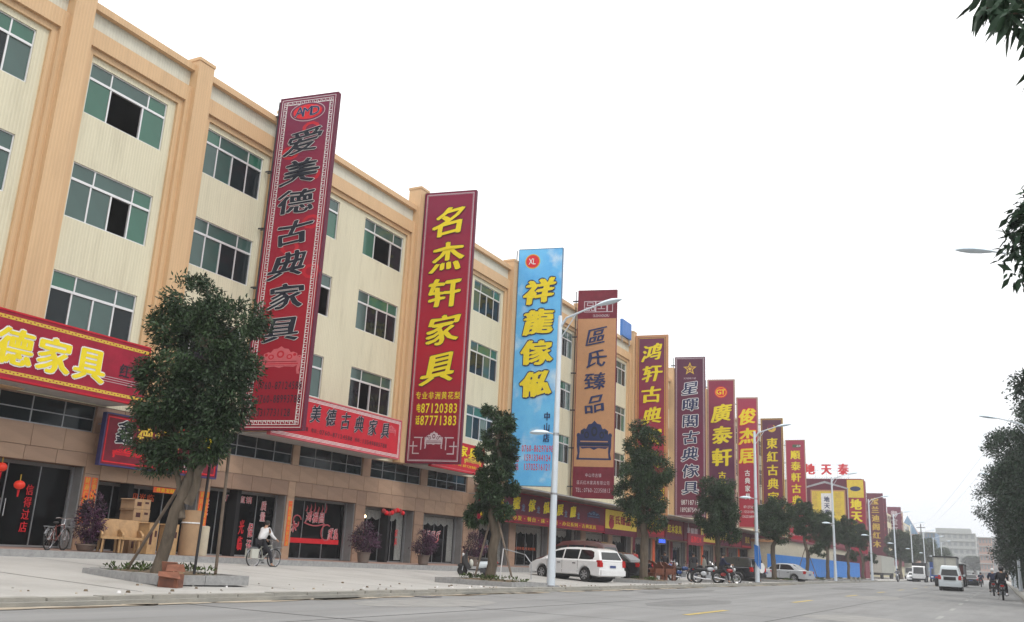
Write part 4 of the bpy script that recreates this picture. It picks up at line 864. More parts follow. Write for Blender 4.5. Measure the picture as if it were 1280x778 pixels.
# ============================================================ STREET LAMPS
def lamp_tree(H=9.3):
    t = thing('street_lamp', '', 'street lamp', (0, 0, 0))
    MB().lathe([(.145, 0), (.14, .8), (.12, 1.2), (.075, H-.1), (.06, H)], 'lamp_post', 14).build('pole', t, smooth=True)
    MB().box(-.22, .22, -.22, .22, 0, .04, 'steel').build('base_plate', t)
    MB().tube([(0, 0, H-.45), (.25, 0, H-.1), (.9, 0, H+.12), (1.45, 0, H+.28)], [.05, .045, .035, .03], 'lamp_post', 8).tube([(0, 0, H-.9), (.6, 0, H-.02)], .018, 'lamp_post', 6).build('arm', t, smooth=True)
    def head(x, z, s, ang):
        m_ = MB(); n = 9; rings = [(0, .04, .04), (.1, .09, .07), (.3, .16, .10), (.55, .18, .11), (.78, .11, .07), (.9, .02, .02)]
        vs = []; 
        for (d, wy, hz) in rings:
            for k in range(10):
                a = 2*math.pi*k/10; vs.append((x+s*d*math.cos(ang), wy*math.cos(a), z+abs(s)*d*math.sin(ang)+hz*math.sin(a)*(1 if math.sin(a) > 0 else .6)))
        m_.add(vs, [(i*10+k, i*10+(k+1) % 10, (i+1)*10+(k+1) % 10, (i+1)*10+k) for i in range(len(rings)-1) for k in range(10)]+[tuple(range(10)), tuple(50+k for k in range(10))], 'lamp_glass')
        return m_
    head(1.4, H+.27, 1.05, R(9)).build('lamp_head', t, smooth=True)
    MB().tube([(0, 0, 5.05), (-.35, 0, 5.12)], .025, 'lamp_post', 6).build('arm', t, smooth=True)
    head(-.3, 5.12, -.8, 0).build('lamp_head', t, smooth=True)
    MB().lathe([(.12, 3.0), (.125, 3.03), (.12, 3.06)], 'steel', 12).lathe([(.1, 5.0), (.1, 5.1)], 'steel', 12).build('clamp', t)
    return t
lamp0 = lamp_tree()
LG = 'street lamps'
names = ['white street lamp nearest the camera, in front of the blue sign', 'white street lamp in front of the crimson blade sign, blue cloth tied to it', 'street lamp in front of the billboard building, third along the left kerb', 'street lamp left of the distant maroon blade sign, fourth along the left kerb', 'street lamp right of the trailer, fifth along the left kerb', 'street lamp just left of the pointed tower, sixth along the left kerb', 'street lamp by the dark trees, seventh along the left kerb', 'faint street lamp, eighth along the left kerb', 'faintest street lamp, last on the left kerb']
for i, y in enumerate((28.6, 58.6, 89.5, 117, 146, 175, 205, 236, 268)):
    o = lamp0 if i == 0 else copy_tree(lamp0)
    o.location = (-13.3, y, .12); o['label'] = names[i]; o['group'] = LG
rl = ['lamp whose head sticks out alone on the right, above the close leaves', 'lamp head sticking out of the right hand trees, highest over the dark trees', 'lamp head third from the top along the right tree line', 'lowest visible lamp head along the right tree line', 'street lamp deep among the right hand trees', 'far street lamp at the end of the right hand trees', 'farthest street lamp on the right pavement', 'faint last street lamp on the right']
for i, y in enumerate((26.5, 56.5, 89, 123, 152)):
    o = copy_tree(lamp0, (1.9 if i < 2 else 1.35, y, .14), math.pi, rl[i]); o['group'] = LG; o.scale = (1, 1, .99)
cl = MB(); cl.add([(.13, -.05, 2.2), (.13, .1, 2.3), (.2, .25, 1.5), (.15, .3, .8), (.12, -.05, .9)], [(0, 1, 2, 3, 4)], 'blue_board').add([(-.13, -.15, 2.3), (.12, -.16, 2.2), (.13, -.18, .9), (-.10, -.2, 1.3)], [(0, 1, 2, 3)], 'blue_board')
o = cl.build('blue_cloth'); o.location = (-13.3, 58.6, .1); tag(o, 'blue cloth banner tied round the second street lamp', 'cloth')

# ============================================================ TREES
def leaf_mesh(name, clumps, nleaf, size, mt, seed, droop=.35, inner=.45):
    r = np.random.default_rng(seed); cl = np.array(clumps, float); vol = cl[:, 3]*cl[:, 4]*cl[:, 5]; pk = r.choice(len(cl), nleaf, p=vol**.8/np.sum(vol**.8))
    d = r.normal(size=(nleaf, 3)); d /= np.linalg.norm(d, axis=1)[:, None]
    rad = (inner+(1-inner)*r.random(nleaf)**.5)*(1+.10*r.normal(size=nleaf))
    # break the surface into sub clumps so that gaps stay open
    sub = 11; sc = r.normal(size=(len(cl), sub, 3)); sc /= np.linalg.norm(sc, axis=2)[:, :, None]
    which = r.integers(0, sub, nleaf); dirs = sc[pk, which]; d = dirs*.78 + d*.46; d /= np.maximum(np.linalg.norm(d, axis=1)[:, None], .6)
    P = cl[pk, :3] + d*rad[:, None]*cl[pk, 3:6]
    # leaf frames: tip direction outwards and drooping
    t = d*1.0 + r.normal(size=(nleaf, 3))*.7; t[:, 2] -= droop; t /= np.linalg.norm(t, axis=1)[:, None]
    nrm = r.normal(size=(nleaf, 3)); nrm[:, 2] += 1.2; s_ = np.cross(t, nrm); s_ /= np.linalg.norm(s_, axis=1)[:, None]
    L = size*(.7+.6*r.random(nleaf))[:, None]; W = L*.36
    up = np.cross(s_, t)
    v = np.stack([P, P+t*L*.45+s_*W*.5+up*L*.06, P+t*L, P+t*L*.45-s_*W*.5+up*L*.06], 1).reshape(-1, 3)
    me = bpy.data.meshes.new(name); me.vertices.add(len(v)); me.vertices.foreach_set('co', v.ravel())
    me.loops.add(nleaf*4); me.loops.foreach_set('vertex_index', np.arange(nleaf*4)); me.polygons.add(nleaf)
    me.polygons.foreach_set('loop_start', np.arange(nleaf)*4); me.polygons.foreach_set('loop_total', np.full(nleaf, 4)); me.materials.append(M[mt]); me.update(); me.validate(); return me
def branch(mb, a, b, r0, r1, m, seed, n=6, wob=.08):
    rr = random.Random(seed); a = Vector(a); b = Vector(b); pts = []; L = (b-a).length
    for i in range(n+1):
        t = i/n; p = a.lerp(b, t)
        if 0 < i < n: p += Vector([rr.uniform(-1, 1)*wob*L*.5 for _ in range(3)])*(1-abs(2*t-1)*.3)
        pts.append(p)
    mb.tube(pts, [(r0+(r1-r0)*(i/n)**.8)*(1+.06*rr.uniform(-1, 1)) for i in range(n+1)], m, 9)
# crowns in metres above the planter, local frame
def crown_tree(lab, loc, trunk, clumps, nleaf, size, seed, leafm='leaf', group='trees in planters along the left kerb', barkm='bark', rz=0):
    t = thing('tree', lab, 'tree', loc, rz, group); tb = MB()
    for k, (a, b, r0, r1) in enumerate(trunk): branch(tb, a, b, r0, r1, barkm, seed*10+k)
    # limbs reaching into each clump
    top = Vector(trunk[0][1])
    for k, c in enumerate(clumps[:10]):
        src = min([Vector(a).lerp(Vector(b), q) for (a, b, _, _) in trunk for q in (.6, .8, 1)], key=lambda p: (p-Vector(c[:3])).length)
        branch(tb, src, c[:3], .045, .012, barkm, seed*31+k, 4)
    tb.build('trunk', t, smooth=True); link('crown', leaf_mesh('crown', clumps, nleaf, size, leafm, seed), t); return t
def blob(cx, cy, z0, z1, rx, n, seed, shape=None):
    """clumps filling an egg shaped crown"""
    rr = random.Random(seed); out_ = []
    for i in range(n):
        t = (i+.5)/n; z = z0+(z1-z0)*t; pr = (shape(t) if shape else math.sin(math.pi*min(1, t*.85+.12))**.6)*rx
        a = i*2.4+rr.uniform(-.4, .4); q = pr*rr.uniform(.35, .62); s = pr*rr.uniform(.42, .62)
        out_.append((cx+q*math.cos(a), cy+q*math.sin(a), z, max(.25, s), max(.25, s), max(.28, s*.85)))
    return out_
PZ = .28
# first tree: forked, leaning, wide ragged crown
c1 = [(-.3, 0, 5.75, .6, .65, .5), (-.85, .1, 5.15, .55, .6, .5), (.35, 0, 5.35, .5, .6, .45), (1.3, .1, 5.15, .55, .55, .42), (.1, 0, 4.6, .95, .9, .7), (-.8, 0, 4.25, .6, .6, .6), (1.0, .1, 4.35, .7, .7, .6), (1.15, .1, 3.55, .5, .6, .5), (-.35, 0, 3.6, .85, .8, .55), (.4, .1, 3.5, .7, .7, .5), (-.78, -.1, 2.9, .55, .6, .42), (-.25, .1, 2.5, .55, .5, .36), (.75, 0, 2.75, .4, .5, .4), (-.6, 0, 2.3, .4, .4, .25), (.25, -.1, 2.55, .5, .45, .4), (.2, .1, 3.9, .7, .6, .6), (.95, 0, 3.1, .5, .5, .45)]
crown_tree('big forked tree with a ragged crown in front of the plum shop sign', (-15.35, 13.95, PZ), [((-.1, -.05, -.15), (.36, .1, 2.0), .15, .10), ((.4, .1, 1.6), (.35, .1, 4.9), .10, .05), ((.42, .1, 1.5), (1.25, .2, 3.6), .10, .05), ((.3, .1, 1.2), (-.2, 0, 3.4), .08, .04)], [(x+.07, y, z+.25 if z > 4.4 else z, a, b, c) for x, y, z, a, b, c in c1], 46000, .105, 1)
# second tree
c2 = blob(.15, 0, 2.0, 5.7, .85, 13, 5, lambda t: .62 + .38*math.sin(math.pi*t)) + [(-.5, 0, 2.0, .45, .45, .4)]
crown_tree('slim tree with a leaning pale trunk left of the sky blue sign', (-15.0, 27.4, PZ), [((0, 0, -.1), (.1, 0, 2.9), .19, .13), ((.1, 0, 2.8), (.15, 0, 5.2), .12, .05)], c2, 24000, .115, 2)
c3 = blob(0, 0, 2.6, 7.7, 1.5, 16, 9, lambda t: .75+.3*math.sin(math.pi*t*1.0+.3) if t < .85 else .55)
crown_tree('tall full crowned tree behind the white van, before a purple blade sign', (-15.95, 45.3, .28), [((0, 0, -.1), (.05, 0, 3.0), .22, .18), ((.05, 0, 2.8), (.1, 0, 6.6), .17, .05)], c3, 32000, .14, 3)
tA = crown_tree('tree with a dense tall crown left of the second lamp post', (-15.0, 56.3, PZ), [((0, 0, -.1), (-.1, 0, 3.0), .2, .15), ((-.1, 0, 2.6), (0, 0, 5.2), .14, .05)], blob(0, 0, 2.5, 5.7, 1.36, 14, 11, lambda t: .8+.25*math.sin(math.pi*t)), 24000, .15, 4)
tB = crown_tree('tree with a squarish crown on a bare trunk in front of the gold crescent sign', (-15.0, 71.6, PZ), [((0, 0, -.1), (.1, 0, 3.4), .2, .15), ((.1, 0, 3.1), (0, 0, 5.2), .14, .05)], blob(0, 0, 3.0, 5.8, 1.4, 12, 12, lambda t: .85+.2*math.sin(math.pi*t)), 20000, .16, 5)
tC = crown_tree('double tiered thin tree in front of the red sign with squat yellow characters', (-15.0, 85.4, PZ), [((0, 0, -.1), (-.2, 0, 4.2), .18, .12), ((-.2, 0, 4), (-.1, 0, 6.2), .12, .04), ((-.1, 0, 1.6), (1.0, 0, 2.8), .08, .04)], blob(-.2, 0, 3.6, 6.7, 1.25, 10, 13) + blob(.9, 0, 2.0, 3.1, .8, 4, 14), 16000, .17, 6)
def ctree(src, lab, loc, rz, sc): o = copy_tree(src, loc, rz, lab, sc); return o
ctree(tB, 'tree with a leaning trunk in front of the yellow poster wall', (-15.0, 96, PZ), 2.1, (.9, .9, 1.08))
ctree(tC, 'thin tree left of the yellow side sign of the billboard building', (-15.0, 110.5, PZ), 1.3, (1, 1, 1.0))
ctree(tC, 'thin tree with separate upper and lower crowns beyond the billboard building', (-15.0, 123, PZ), .4, (1.1, 1.1, 1.0))
ctree(tA, 'dark tree clump left of the pointed tower', (-17.0, 196, 0), .5, (1.9, 1.9, 1.55)); ctree(tA, 'dark tree below the pointed tower', (-17.5, 225, 0), 1.9, (2.2, 2.2, 1.6)); ctree(tB, 'dark tree below the utility pole', (-17.0, 262, 0), 1.1, (2.5, 2.5, 1.7)); ctree(tB, 'faint tree at the end of the left tree row', (-15.5, 300, 0), 1.1, (2.4, 2.4, 1.5))
ctree(tB, 'hazy round tree before the pale end block', (-22, 430, 0), 1.1, (4, 4, 1.9)); ctree(tA, 'hazy tree in the middle of the street end', (-10, 470, 0), .3, (4, 4, 1.7)); ctree(tA, 'hazy tree left of the orange far block', (-28, 440, 0), .9, (4, 4, 1.5))
# planters
def planter(lab, x, y, wx=3.0, wy=2.0, rz=0):
    t = thing('planter', lab, 'planter', (x, y, gz(x, y)-.02), rz, 'stone edged tree planters'); a, b = wx/2, wy/2
    ek = 0
    for (x0, x1, y0, y1, ax) in ((-a, a, -b, -b+.16, 'x'), (-a, a, b-.16, b, 'x'), (-a, -a+.16, -b+.16, b-.16, 'y'), (a-.16, a, -b+.16, b-.16, 'y')):
        n_ = 3 if ax == 'x' else 2
        for i in range(n_):
            if ax == 'x': q = (x0+(x1-x0)*i/n_+.006, x0+(x1-x0)*(i+1)/n_-.006, y0, y1)
            else: q = (x0, x1, y0+(y1-y0)*i/n_+.006, y0+(y1-y0)*(i+1)/n_-.006)
            MB().box(*q, 0, .19+random.uniform(-.008, .008), 'granite').build('edging_stone', t)
    sm = MB(); n_ = 8
    vs = [(-a+.16+(wx-.32)*i/n_, -b+.16+(wy-.32)*j/n_, .155+.04*math.sin(i*1.3)*math.sin(j*1.7)*(0 < i < n_)*(0 < j < n_)+.05*(1 < i < n_-1)*(1 < j < n_-1)) for i in range(n_+1) for j in range(n_+1)]
    sm.add(vs, [(i*(n_+1)+j, (i+1)*(n_+1)+j, (i+1)*(n_+1)+j+1, i*(n_+1)+j+1) for i in range(n_) for j in range(n_)], 'earth'); sm.build('soil', t)
    cl_ = [(random.uniform(-a+.3, a-.3), random.uniform(-b+.3, b-.3), .23, .3, .25, .08) for _ in range(9)]
    o = link('weeds', leaf_mesh('weeds', cl_, 500, .10, 'weed', int(abs(y)*10), droop=-.9), t, kind='stuff'); return t
planter('low stone planter under the big forked tree', -15.9, 14.6, 3.1, 2.1, R(-12)); planter('stone planter under the slim leaning tree', -14.75, 27.1, 3.1, 2.0, R(-8)); planter('stone planter behind the white van', -15.75, 45.4, 2.8, 2.4)
for i, y in enumerate((56.3, 71.6, 85.4, 96, 110.5, 123)): planter(['stone planter by the red motorcycle', 'stone planter left of the silver saloon', 'stone planter behind the silver saloon', 'stone planter under the leaning trunk tree by the hoarding', 'stone planter at the right part of the blue hoarding', 'last stone planter past the blue hoarding'][i], -15.0, y)
# wooden props round the first two trees
def prop(lab, a, b, m='pole_wood', r=.035):
    t = MB().tube([(0, 0, 0), tuple(Vector(b)-Vector(a))], r, m, 7).build('prop_stake'); t.location = a; tag(t, lab, 'stake', 'tree support poles')
prop('slanting pole left of the big forked tree', (-16.6, 14.2, .4), (-15.0, 14.3, 2.9)); prop('upright pale pole right of the big forked trunk', (-14.75, 14.9, .38), (-14.5, 14.6, 3.0)); prop('dark thin pole right beside the big forked trunk', (-14.95, 14.5, .38), (-14.8, 14.4, 3.0), 'plastic', .03)
prop('slanting pole right of the second tree', (-14.1, 27.3, .38), (-14.9, 27.4, 2.6)); prop('slanting pole left of the second tree', (-15.4, 27.2, .38), (-15.0, 27.4, 2.4))
prop('pole leaning on the silver saloon side tree', (-15.9, 85.0, .4), (-15.1, 85.4, 3.0)); prop('pole on the right of the silver saloon side tree', (-14.2, 85.3, .4), (-15.1, 85.4, 3.0))
bt = MB(); bt.tube([(-14.6, 27.0, 1.0), (-14.3, 26.9, .95), (-14.05, 26.85, .7), (-14.0, 26.8, .2)], .016, 'steel', 6).tube([(-15.1, 26.9, 1.1), (-15.15, 26.85, .2)], .02, 'alu', 6).tube([(-15.1, 26.9, 1.1), (-14.6, 27.0, 1.0)], .016, 'steel', 6)
bt.v = [(x+.75, y+.2, z+.15) for x, y, z in bt.v]; tag(bt.build('tree_guard'), 'bent pale metal guard round the second trunk', 'guard')

# right hand side tree row
def big_tree(lab, loc, seed, H, rad, n, size, leafm='leaf_dark', z0=2.0):
    rr = random.Random(seed); cls = []
    for i in range(20):
        t = (i+.5)/20; z = z0+(H-z0)*t; pr = rad*(.55+.5*math.sin(math.pi*min(1, t*.9+.1))) if t < .8 else rad*(1.15-t)*1.6
        a = i*2.4+rr.uniform(-.5, .5); q = pr*rr.uniform(.3, .68); s = rad*rr.uniform(.26, .40)
        cls.append((q*math.cos(a), q*math.sin(a), z, s, s, s*.8))
    return crown_tree(lab, loc, [((0, 0, 0), (.1, 0, 3.2), .26, .2), ((.1, 0, 3), (0, 0, H-1.5), .2, .06)], cls, n, size, seed, leafm, 'trees along the right pavement')
r1 = big_tree('tall dark tree nearest on the right, its crown cut by the picture edge', (4.3, 45, .12), 21, 11.6, 3.9, 42000, .20)
r2 = big_tree('second dark tree on the right, behind the nearest', (3.9, 58, .12), 22, 11.0, 4.6, 36000, .22)
rt = [(3.6, 71, 'third dark tree of the right row', r1, 1.08), (3.2, 83, 'fourth dark tree of the right row', r2, 1.0), (3.0, 94, 'fifth dark tree of the right row, reaching over the lane', r1, 1.08), (3.0, 106, 'sixth dark tree of the right row', r2, 1.1), (3.8, 117, 'seventh dark tree of the right row', r1, 1.1), (3.8, 130, 'eighth dark tree of the right row', r2, 1.05), (3.8, 145, 'ninth tree of the right row, fading in the haze', r1, 1.0), (4, 165, 'tenth hazy tree of the right row', r2, 1.0), (4.4, 190, 'eleventh hazy tree of the right row', r1, .95), (4.8, 220, 'last hazy tree of the right row', r2, .9)]
for i, (x, y, lab, src, s) in enumerate(rt): o = copy_tree(src, (x, y, .12), i*1.3+.5, lab, (s, s, s))
for i, (x, y, s) in enumerate(((7.5, 52, 1.0), (8.2, 62, 1.1), (7.6, 73, 1.0), (8, 85, 1.15), (7.4, 98, 1.0), (7.8, 112, 1.1), (7.5, 128, 1.0), (7.8, 145, 1.1), (7.6, 165, 1.1))):
    copy_tree(r2 if i % 2 else r1, (x, y, -2.2), i*1.7+1, 'low leafy tree of the back row on the right, %s from the camera' % ['first', 'second', 'third', 'fourth', 'fifth', 'sixth', 'seventh', 'eighth', 'ninth'][i], (s, s, .95*s))['group'] = 'second row of trees right of the road'
hdg = thing('hedge', 'dark undergrowth hedge under the right hand trees', 'hedge', (2.6, 84, .1)); hc = [(random.uniform(-.5, .5), 1.6*k, random.uniform(.6, 1.6), .8, 1.2, .9) for k in range(70)]
link('foliage', leaf_mesh('foliage', hc, 30000, .22, 'leaf_dark', 77), hdg, kind='stuff'); MB().tube([(0, 0, .05), (0, 110, .05)], .2, 'bark', 5).build('root_bank', hdg)

# nearest roadside tree: only its reaching branches come into view
for i, (x, y) in enumerate(((11, -26), (12, -12), (11, 2), (12.5, 15), (11.5, 28), (12, 41))):  # unseen trees, added so the shop glass mirrors dark crowns
    copy_tree(r1 if i % 2 else r2, (x, y, .12), i*2.1, ['southernmost','second','third','fourth','fifth','northernmost'][i]+' unseen tree added right of the road for dark reflections in the shop glass', (1.25, 1.25, 1.0))['group'] = 'second row of trees right of the road'
nt_ = thing('tree', 'close leafy branches hanging into the top right corner and right edge', 'tree', (3.4, 7.5, .12), 0, 'trees along the right pavement')
tb = MB(); branch(tb, (0, 0, 0), (.1, .2, 5.5), .2, .1, 'bark', 71); branch(tb, (.05, .1, 3.6), (-2.75, -2.3, 4.35), .06, .012, 'bark', 72, 8, .04); branch(tb, (.05, .1, 4.5), (-2.6, -2.0, 4.8), .05, .01, 'bark', 73, 8, .04)
tb.build('trunk', nt_, smooth=True)
def twigs(name, clusters, L, seed):
    """whorls of long drooping leaves at twig ends"""
    rr = random.Random(seed); mb = MB()
    for (c, n_) in clusters:
        c = Vector(c)
        for i in range(n_):
            a = rr.uniform(0, 6.28); dn = rr.uniform(.2, 1.4); d = Vector((math.cos(a), math.sin(a), -dn)).normalized(); l = L*rr.uniform(.6, 1.15); wd = l*.15
            s_ = d.cross(Vector((rr.uniform(-1, 1), rr.uniform(-1, 1), .3))).normalized(); b_ = c+Vector([rr.uniform(-.03, .03) for _ in range(3)]); k = Vector((0, 0, -.22*l))
            pts = [b_, b_+d*l*.3+s_*wd*.8+k*.1, b_+d*l*.6+s_*wd+k*.35, b_+d*l+k, b_+d*l*.6-s_*wd+k*.35, b_+d*l*.3-s_*wd*.8+k*.1]
            mb.add(pts, [(0, 1, 5), (1, 2, 4, 5), (2, 3, 4)], 'leaf_close')
    return mb.build(name, nt_)
rr = random.Random(4); D6 = lambda px, py, d: None
def at(px, py, d):
    v = (r_*((px-640)/1136) - u_*((py-389)/1136) + f_).normalized(); p = Vector((0, 0, CAMH))+v*d; return tuple(p-Vector(nt_.location))
cls_ = [(at(px, py, d), 9) for px, py, d in ((1238, 14, 6.0), (1228, 10, 6.1), (1250, 6, 6.2), (1262, 18, 5.9), (1274, 12, 6.0), (1268, 30, 6.1), (1246, -8, 6.1), (1290, 20, 6), (1300, 40, 6.1), (1280, 0, 6.2), (1296, 80, 6), (1262, -10, 6.0), (1232, -4, 6.2), (1310, 5, 6), (1300, -20, 6.2), (1330, 30, 6.1))]
twigs('crown', [(c, 11) for c, _ in cls_], .155, 5)
tb = MB(); src = Vector(at(1330, 10, 6.1))
for (p, _) in cls_: branch(tb, src, p, .012, .004, 'bark', int(p[0]*1000) % 97, 3, .05)
tb.build('twig', nt_)
n2 = thing('tree', 'leafy roadside tree edging into the right side by the lone lamp head', 'tree', (3.2, 17.5, .12), 0, 'trees along the right pavement')
tb = MB(); branch(tb, (0, 0, 0), (0, 0, 6.8), .2, .08, 'bark', 81); tb.build('trunk', n2, smooth=True)
def at2(px, py, d):
    v = (r_*((px-640)/1136) - u_*((py-389)/1136) + f_).normalized(); return Vector((0, 0, CAMH))+v*d - Vector(n2.location)
cl2 = []
for px, py, r0 in ((1292, 280, .34), (1276, 300, .24), (1264, 318, .16), (1290, 330, .3), (1272, 345, .14), (1302, 262, .3), (1340, 290, .7), (1380, 320, .9), (1330, 250, .5), (1300, 350, .22), (1450, 300, 1.2)):
    p = at2(px, py, 15.5); cl2.append((p.x, p.y, p.z, r0, r0*1.3, r0))
link('crown', leaf_mesh('crown', cl2, 5200, .19, 'leaf_close', 33, droop=1.0), n2)
# ============================================================ VEHICLES
def wheel(parent, c, r, wd, spokes=6, side=1):
    w_ = MB(); w_.lathe([(r*.66, -wd/2), (r*.93, -wd/2), (r, -wd*.36), (r, wd*.36), (r*.93, wd/2), (r*.66, wd/2)], 'tyre', 20, (0, 0, 0), 'Y'); o = w_.build('wheel', parent, smooth=True); o.location = c
    rm = MB(); rm.lathe([(r*.68, -wd*.32), (r*.68, wd*.3), (r*.60, wd*.38), (r*.58, wd*.2)], 'rim', 18, (0, 0, 0), 'Y')
    for i in range(spokes):
        a = i*2*math.pi/spokes; rm.obox((r*.34*math.cos(a), wd*.30, r*.34*math.sin(a)), (r*.6, .03, r*.17), Matrix.Rotation(-a, 4, 'Y'), 'rim')
    rm.lathe([(r*.14, wd*.2), (r*.14, wd*.40)], 'rim', 10, (0, 0, 0), 'Y'); q = rm.build('rim', o); q.location[1] = wd*.16*side
    if side < 0: q.rotation_euler[2] = math.pi
    return o
def inset(pts, k):
    n = len(pts); out_ = []
    area = sum(pts[i][0]*pts[(i+1) % n][1]-pts[(i+1) % n][0]*pts[i][1] for i in range(n)); sg = 1 if area > 0 else -1
    for i in range(n):
        p0, p, p1 = [Vector((*pts[j % n], 0)) for j in (i-1, i, i+1)]; d0 = (p-p0).normalized(); d1 = (p1-p).normalized()
        nn = Vector((-(d0.y+d1.y), d0.x+d1.x, 0)); nn = nn.normalized()*sg if nn.length > 1e-6 else Vector((-d0.y, d0.x, 0))*sg
        out_.append((p.x+nn.x*k, p.y+nn.y*k))
    return out_
def car(name, lab, cat, loc, heading, P, group=None):
    """P: paint, W, low (side outline without arches, front to rear along the top), belt, roof outline, wheels, windows"""
    t = thing(name, lab, cat, loc, heading, group); W = P['W']; hw = W/2; top = P['top']; zb = P.get('zb', .26); wr_ = P.get('wr', .31); xf, xr = P['wx']
    arch = []
    def ar(cx): return [(cx+(wr_+.07)*math.cos(a), max(zb, wr_-.02+(wr_+.07)*math.sin(a))) for a in [math.pi*(i/8) for i in range(9)]]
    out_ = list(top) + [(top[-1][0]+.06, zb)] + ar(xr)[::-1] + ar(xf)[::-1] + [(top[0][0]-.06, zb)]
    b = MB(); ins = inset(out_, .055); n = len(out_)
    for sgn in (1, -1):
        vs = [(x, sgn*hw, z) for x, z in ins] + [(x, sgn*(hw-.07), z) for x, z in out_]
        b.add(vs, [tuple(range(n))] + [(i, (i+1) % n, n+(i+1) % n, n+i) for i in range(n)], P['paint'])
    b.add([(x, -(hw-.07), z) for x, z in out_]+[(x, hw-.07, z) for x, z in out_], [(i, (i+1) % n, n+(i+1) % n, n+i) for i in range(n)], P['paint'])
    g = P['roof']; zl = min(z for x, z in g); zh = max(z for x, z in g); tb_ = P.get('tumble', .17)
    def yw(z): return hw-.05-tb_*(max(0, z-zl)/(zh-zl))**1.1
    m = len(g); gi = inset(g, .05)
    for sgn in (1, -1):
        vs = [(x, sgn*yw(z), z) for x, z in gi] + [(x, sgn*(yw(z)-.05), z) for x, z in g]
        b.add(vs, [tuple(range(m))] + [(i, (i+1) % m, m+(i+1) % m, m+i) for i in range(m)], P['paint'])
    b.add([(x, -(yw(z)-.05), z) for x, z in g]+[(x, yw(z)-.05, z) for x, z in g], [(i, (i+1) % m, m+(i+1) % m, m+i) for i in range(m)], P['paint'])
    b.box(top[-1][0]+.4, top[0][0]-.4, -hw+.25, hw-.25, .18, .5, 'plastic')
    for cx in (xf, xr): b.box(cx-.34, cx+.34, -hw+.02, hw-.02, .3, .62, 'seam') if False else None
    b.build('body', t, smooth=True)
    for sgn in (1, -1):
        for poly in P['wins']:
            k = MB(); k.poly([(x, sgn*(yw(z)+.006), z) for x, z in poly], 'car_glass'); k.build('side_window', t)
        for x_ in P.get('seams', ()): MB().box(x_-.008, x_+.008, sgn*(hw-.002), sgn*(hw+.003), zb+.12, zl+.02, 'seam').build('door_seam', t)
        for x_ in P.get('handles', ()): MB().box(x_-.09, x_+.09, sgn*(hw), sgn*(hw+.03), zl-.14, zl-.10, 'plastic').build('door_handle', t)
        MB().ball((P['mirror'][0], sgn*(hw+.09), P['mirror'][1]), .09, P['paint'] if P.get('mp', 1) else 'plastic', 8, (.7, 1.1, .9)).build('wing_mirror', t, smooth=True)
        if P.get('mould'): MB().box(P['mould'][0], P['mould'][1], sgn*hw, sgn*(hw+.012), .50, .56, P['paint']).build('trim', t)
    # front and rear glass from the first and last slopes of the roof outline
    (fx0, fz0), (fx1, fz1) = P['ws']; (rx0, rz0), (rx1, rz1) = P['rs']
    for nm_, (x0, z0), (x1, z1), s in (('windscreen', (fx0, fz0), (fx1, fz1), 1), ('rear_window', (rx0, rz0), (rx1, rz1), -1)):
        d = Vector((x1-x0, 0, z1-z0)).normalized(); nn = Vector((d.z, 0, -d.x))*s*.012*(1 if True else 1)
        if nn.x*s < 0: nn = -nn
        q = [(x0+(x1-x0)*a+nn.x, sg_*(yw(z0+(z1-z0)*a)-.13), z0+(z1-z0)*a+nn.z) for a, sg_ in ((.10, -1), (.10, 1), (.90, 1), (.90, -1))]
        MB().poly(q, 'car_glass').build(nm_, t)
    xF, xR = top[0][0], top[-1][0]
    for sgn in (1, -1):
        hl = P.get('head', (xF-.10, .62)); MB().ball((hl[0], sgn*(hw-.24), hl[1]), .15, 'light_clear', 8, (.6, 1.1, .6)).build('headlight', t, smooth=True)
        tl = P['tail']; tm_ = MB(); tm_.box(xR-.03+tl[2], xR+.20+tl[2], sgn*(hw-.02)-(.24 if sgn > 0 else -.0), sgn*(hw+.006)+(0 if sgn > 0 else .24) , tl[0], tl[1], 'light_red') if False else tm_.box(xR-.012+tl[2], xR+.17+tl[2], min(sgn*(hw-.20), sgn*(hw+.004)), max(sgn*(hw-.20), sgn*(hw+.004)), tl[0], (tl[0]+tl[1])/2+.06, 'light_red')
        tm_.box(xR-.01+tl[2]+.02, xR+.20+tl[2]+.02, min(sgn*(hw-.17), sgn*(hw+.002)), max(sgn*(hw-.17), sgn*(hw+.002)), (tl[0]+tl[1])/2+.06, tl[1], tl[3] if len(tl) > 3 else 'light_red'); tm_.build('tail_light', t)
    MB().box(xR-.035, xR-.02, -.2, .2, P.get('pz', .72)-.055, P.get('pz', .72)+.055, 'plate').build('number_plate', t)
    MB().box(xF+.01, xF+.04, -.26, .26, .40, .52, 'plate').build('number_plate', t)
    MB().box(xF-.02, xF+.03, -.42, .42, .56, .70, 'plastic').build('grille', t)
    bp2 = MB(); bp2.box(xR-.08, xR+.25, -hw+.05, hw-.05, .32, .56, P['paint']); bp3 = MB().box(xF-.25, xF+.05, -hw+.08, hw-.08, .26, .46, P['paint']); bp3.build('bumper', t)
    bp2.build('bumper', t)
    for x_ in (xf, xr):
        for sgn in (1, -1): wheel(t, (x_, sgn*(hw-.10), wr_), wr_, .2, P.get('spokes', 7), sgn)
        MB().lathe([(wr_+.02, -hw+.24), (wr_+.02, hw-.24)], 'seam', 14, (x_, 0, wr_), 'Y').build('wheel_well', t)
    return t
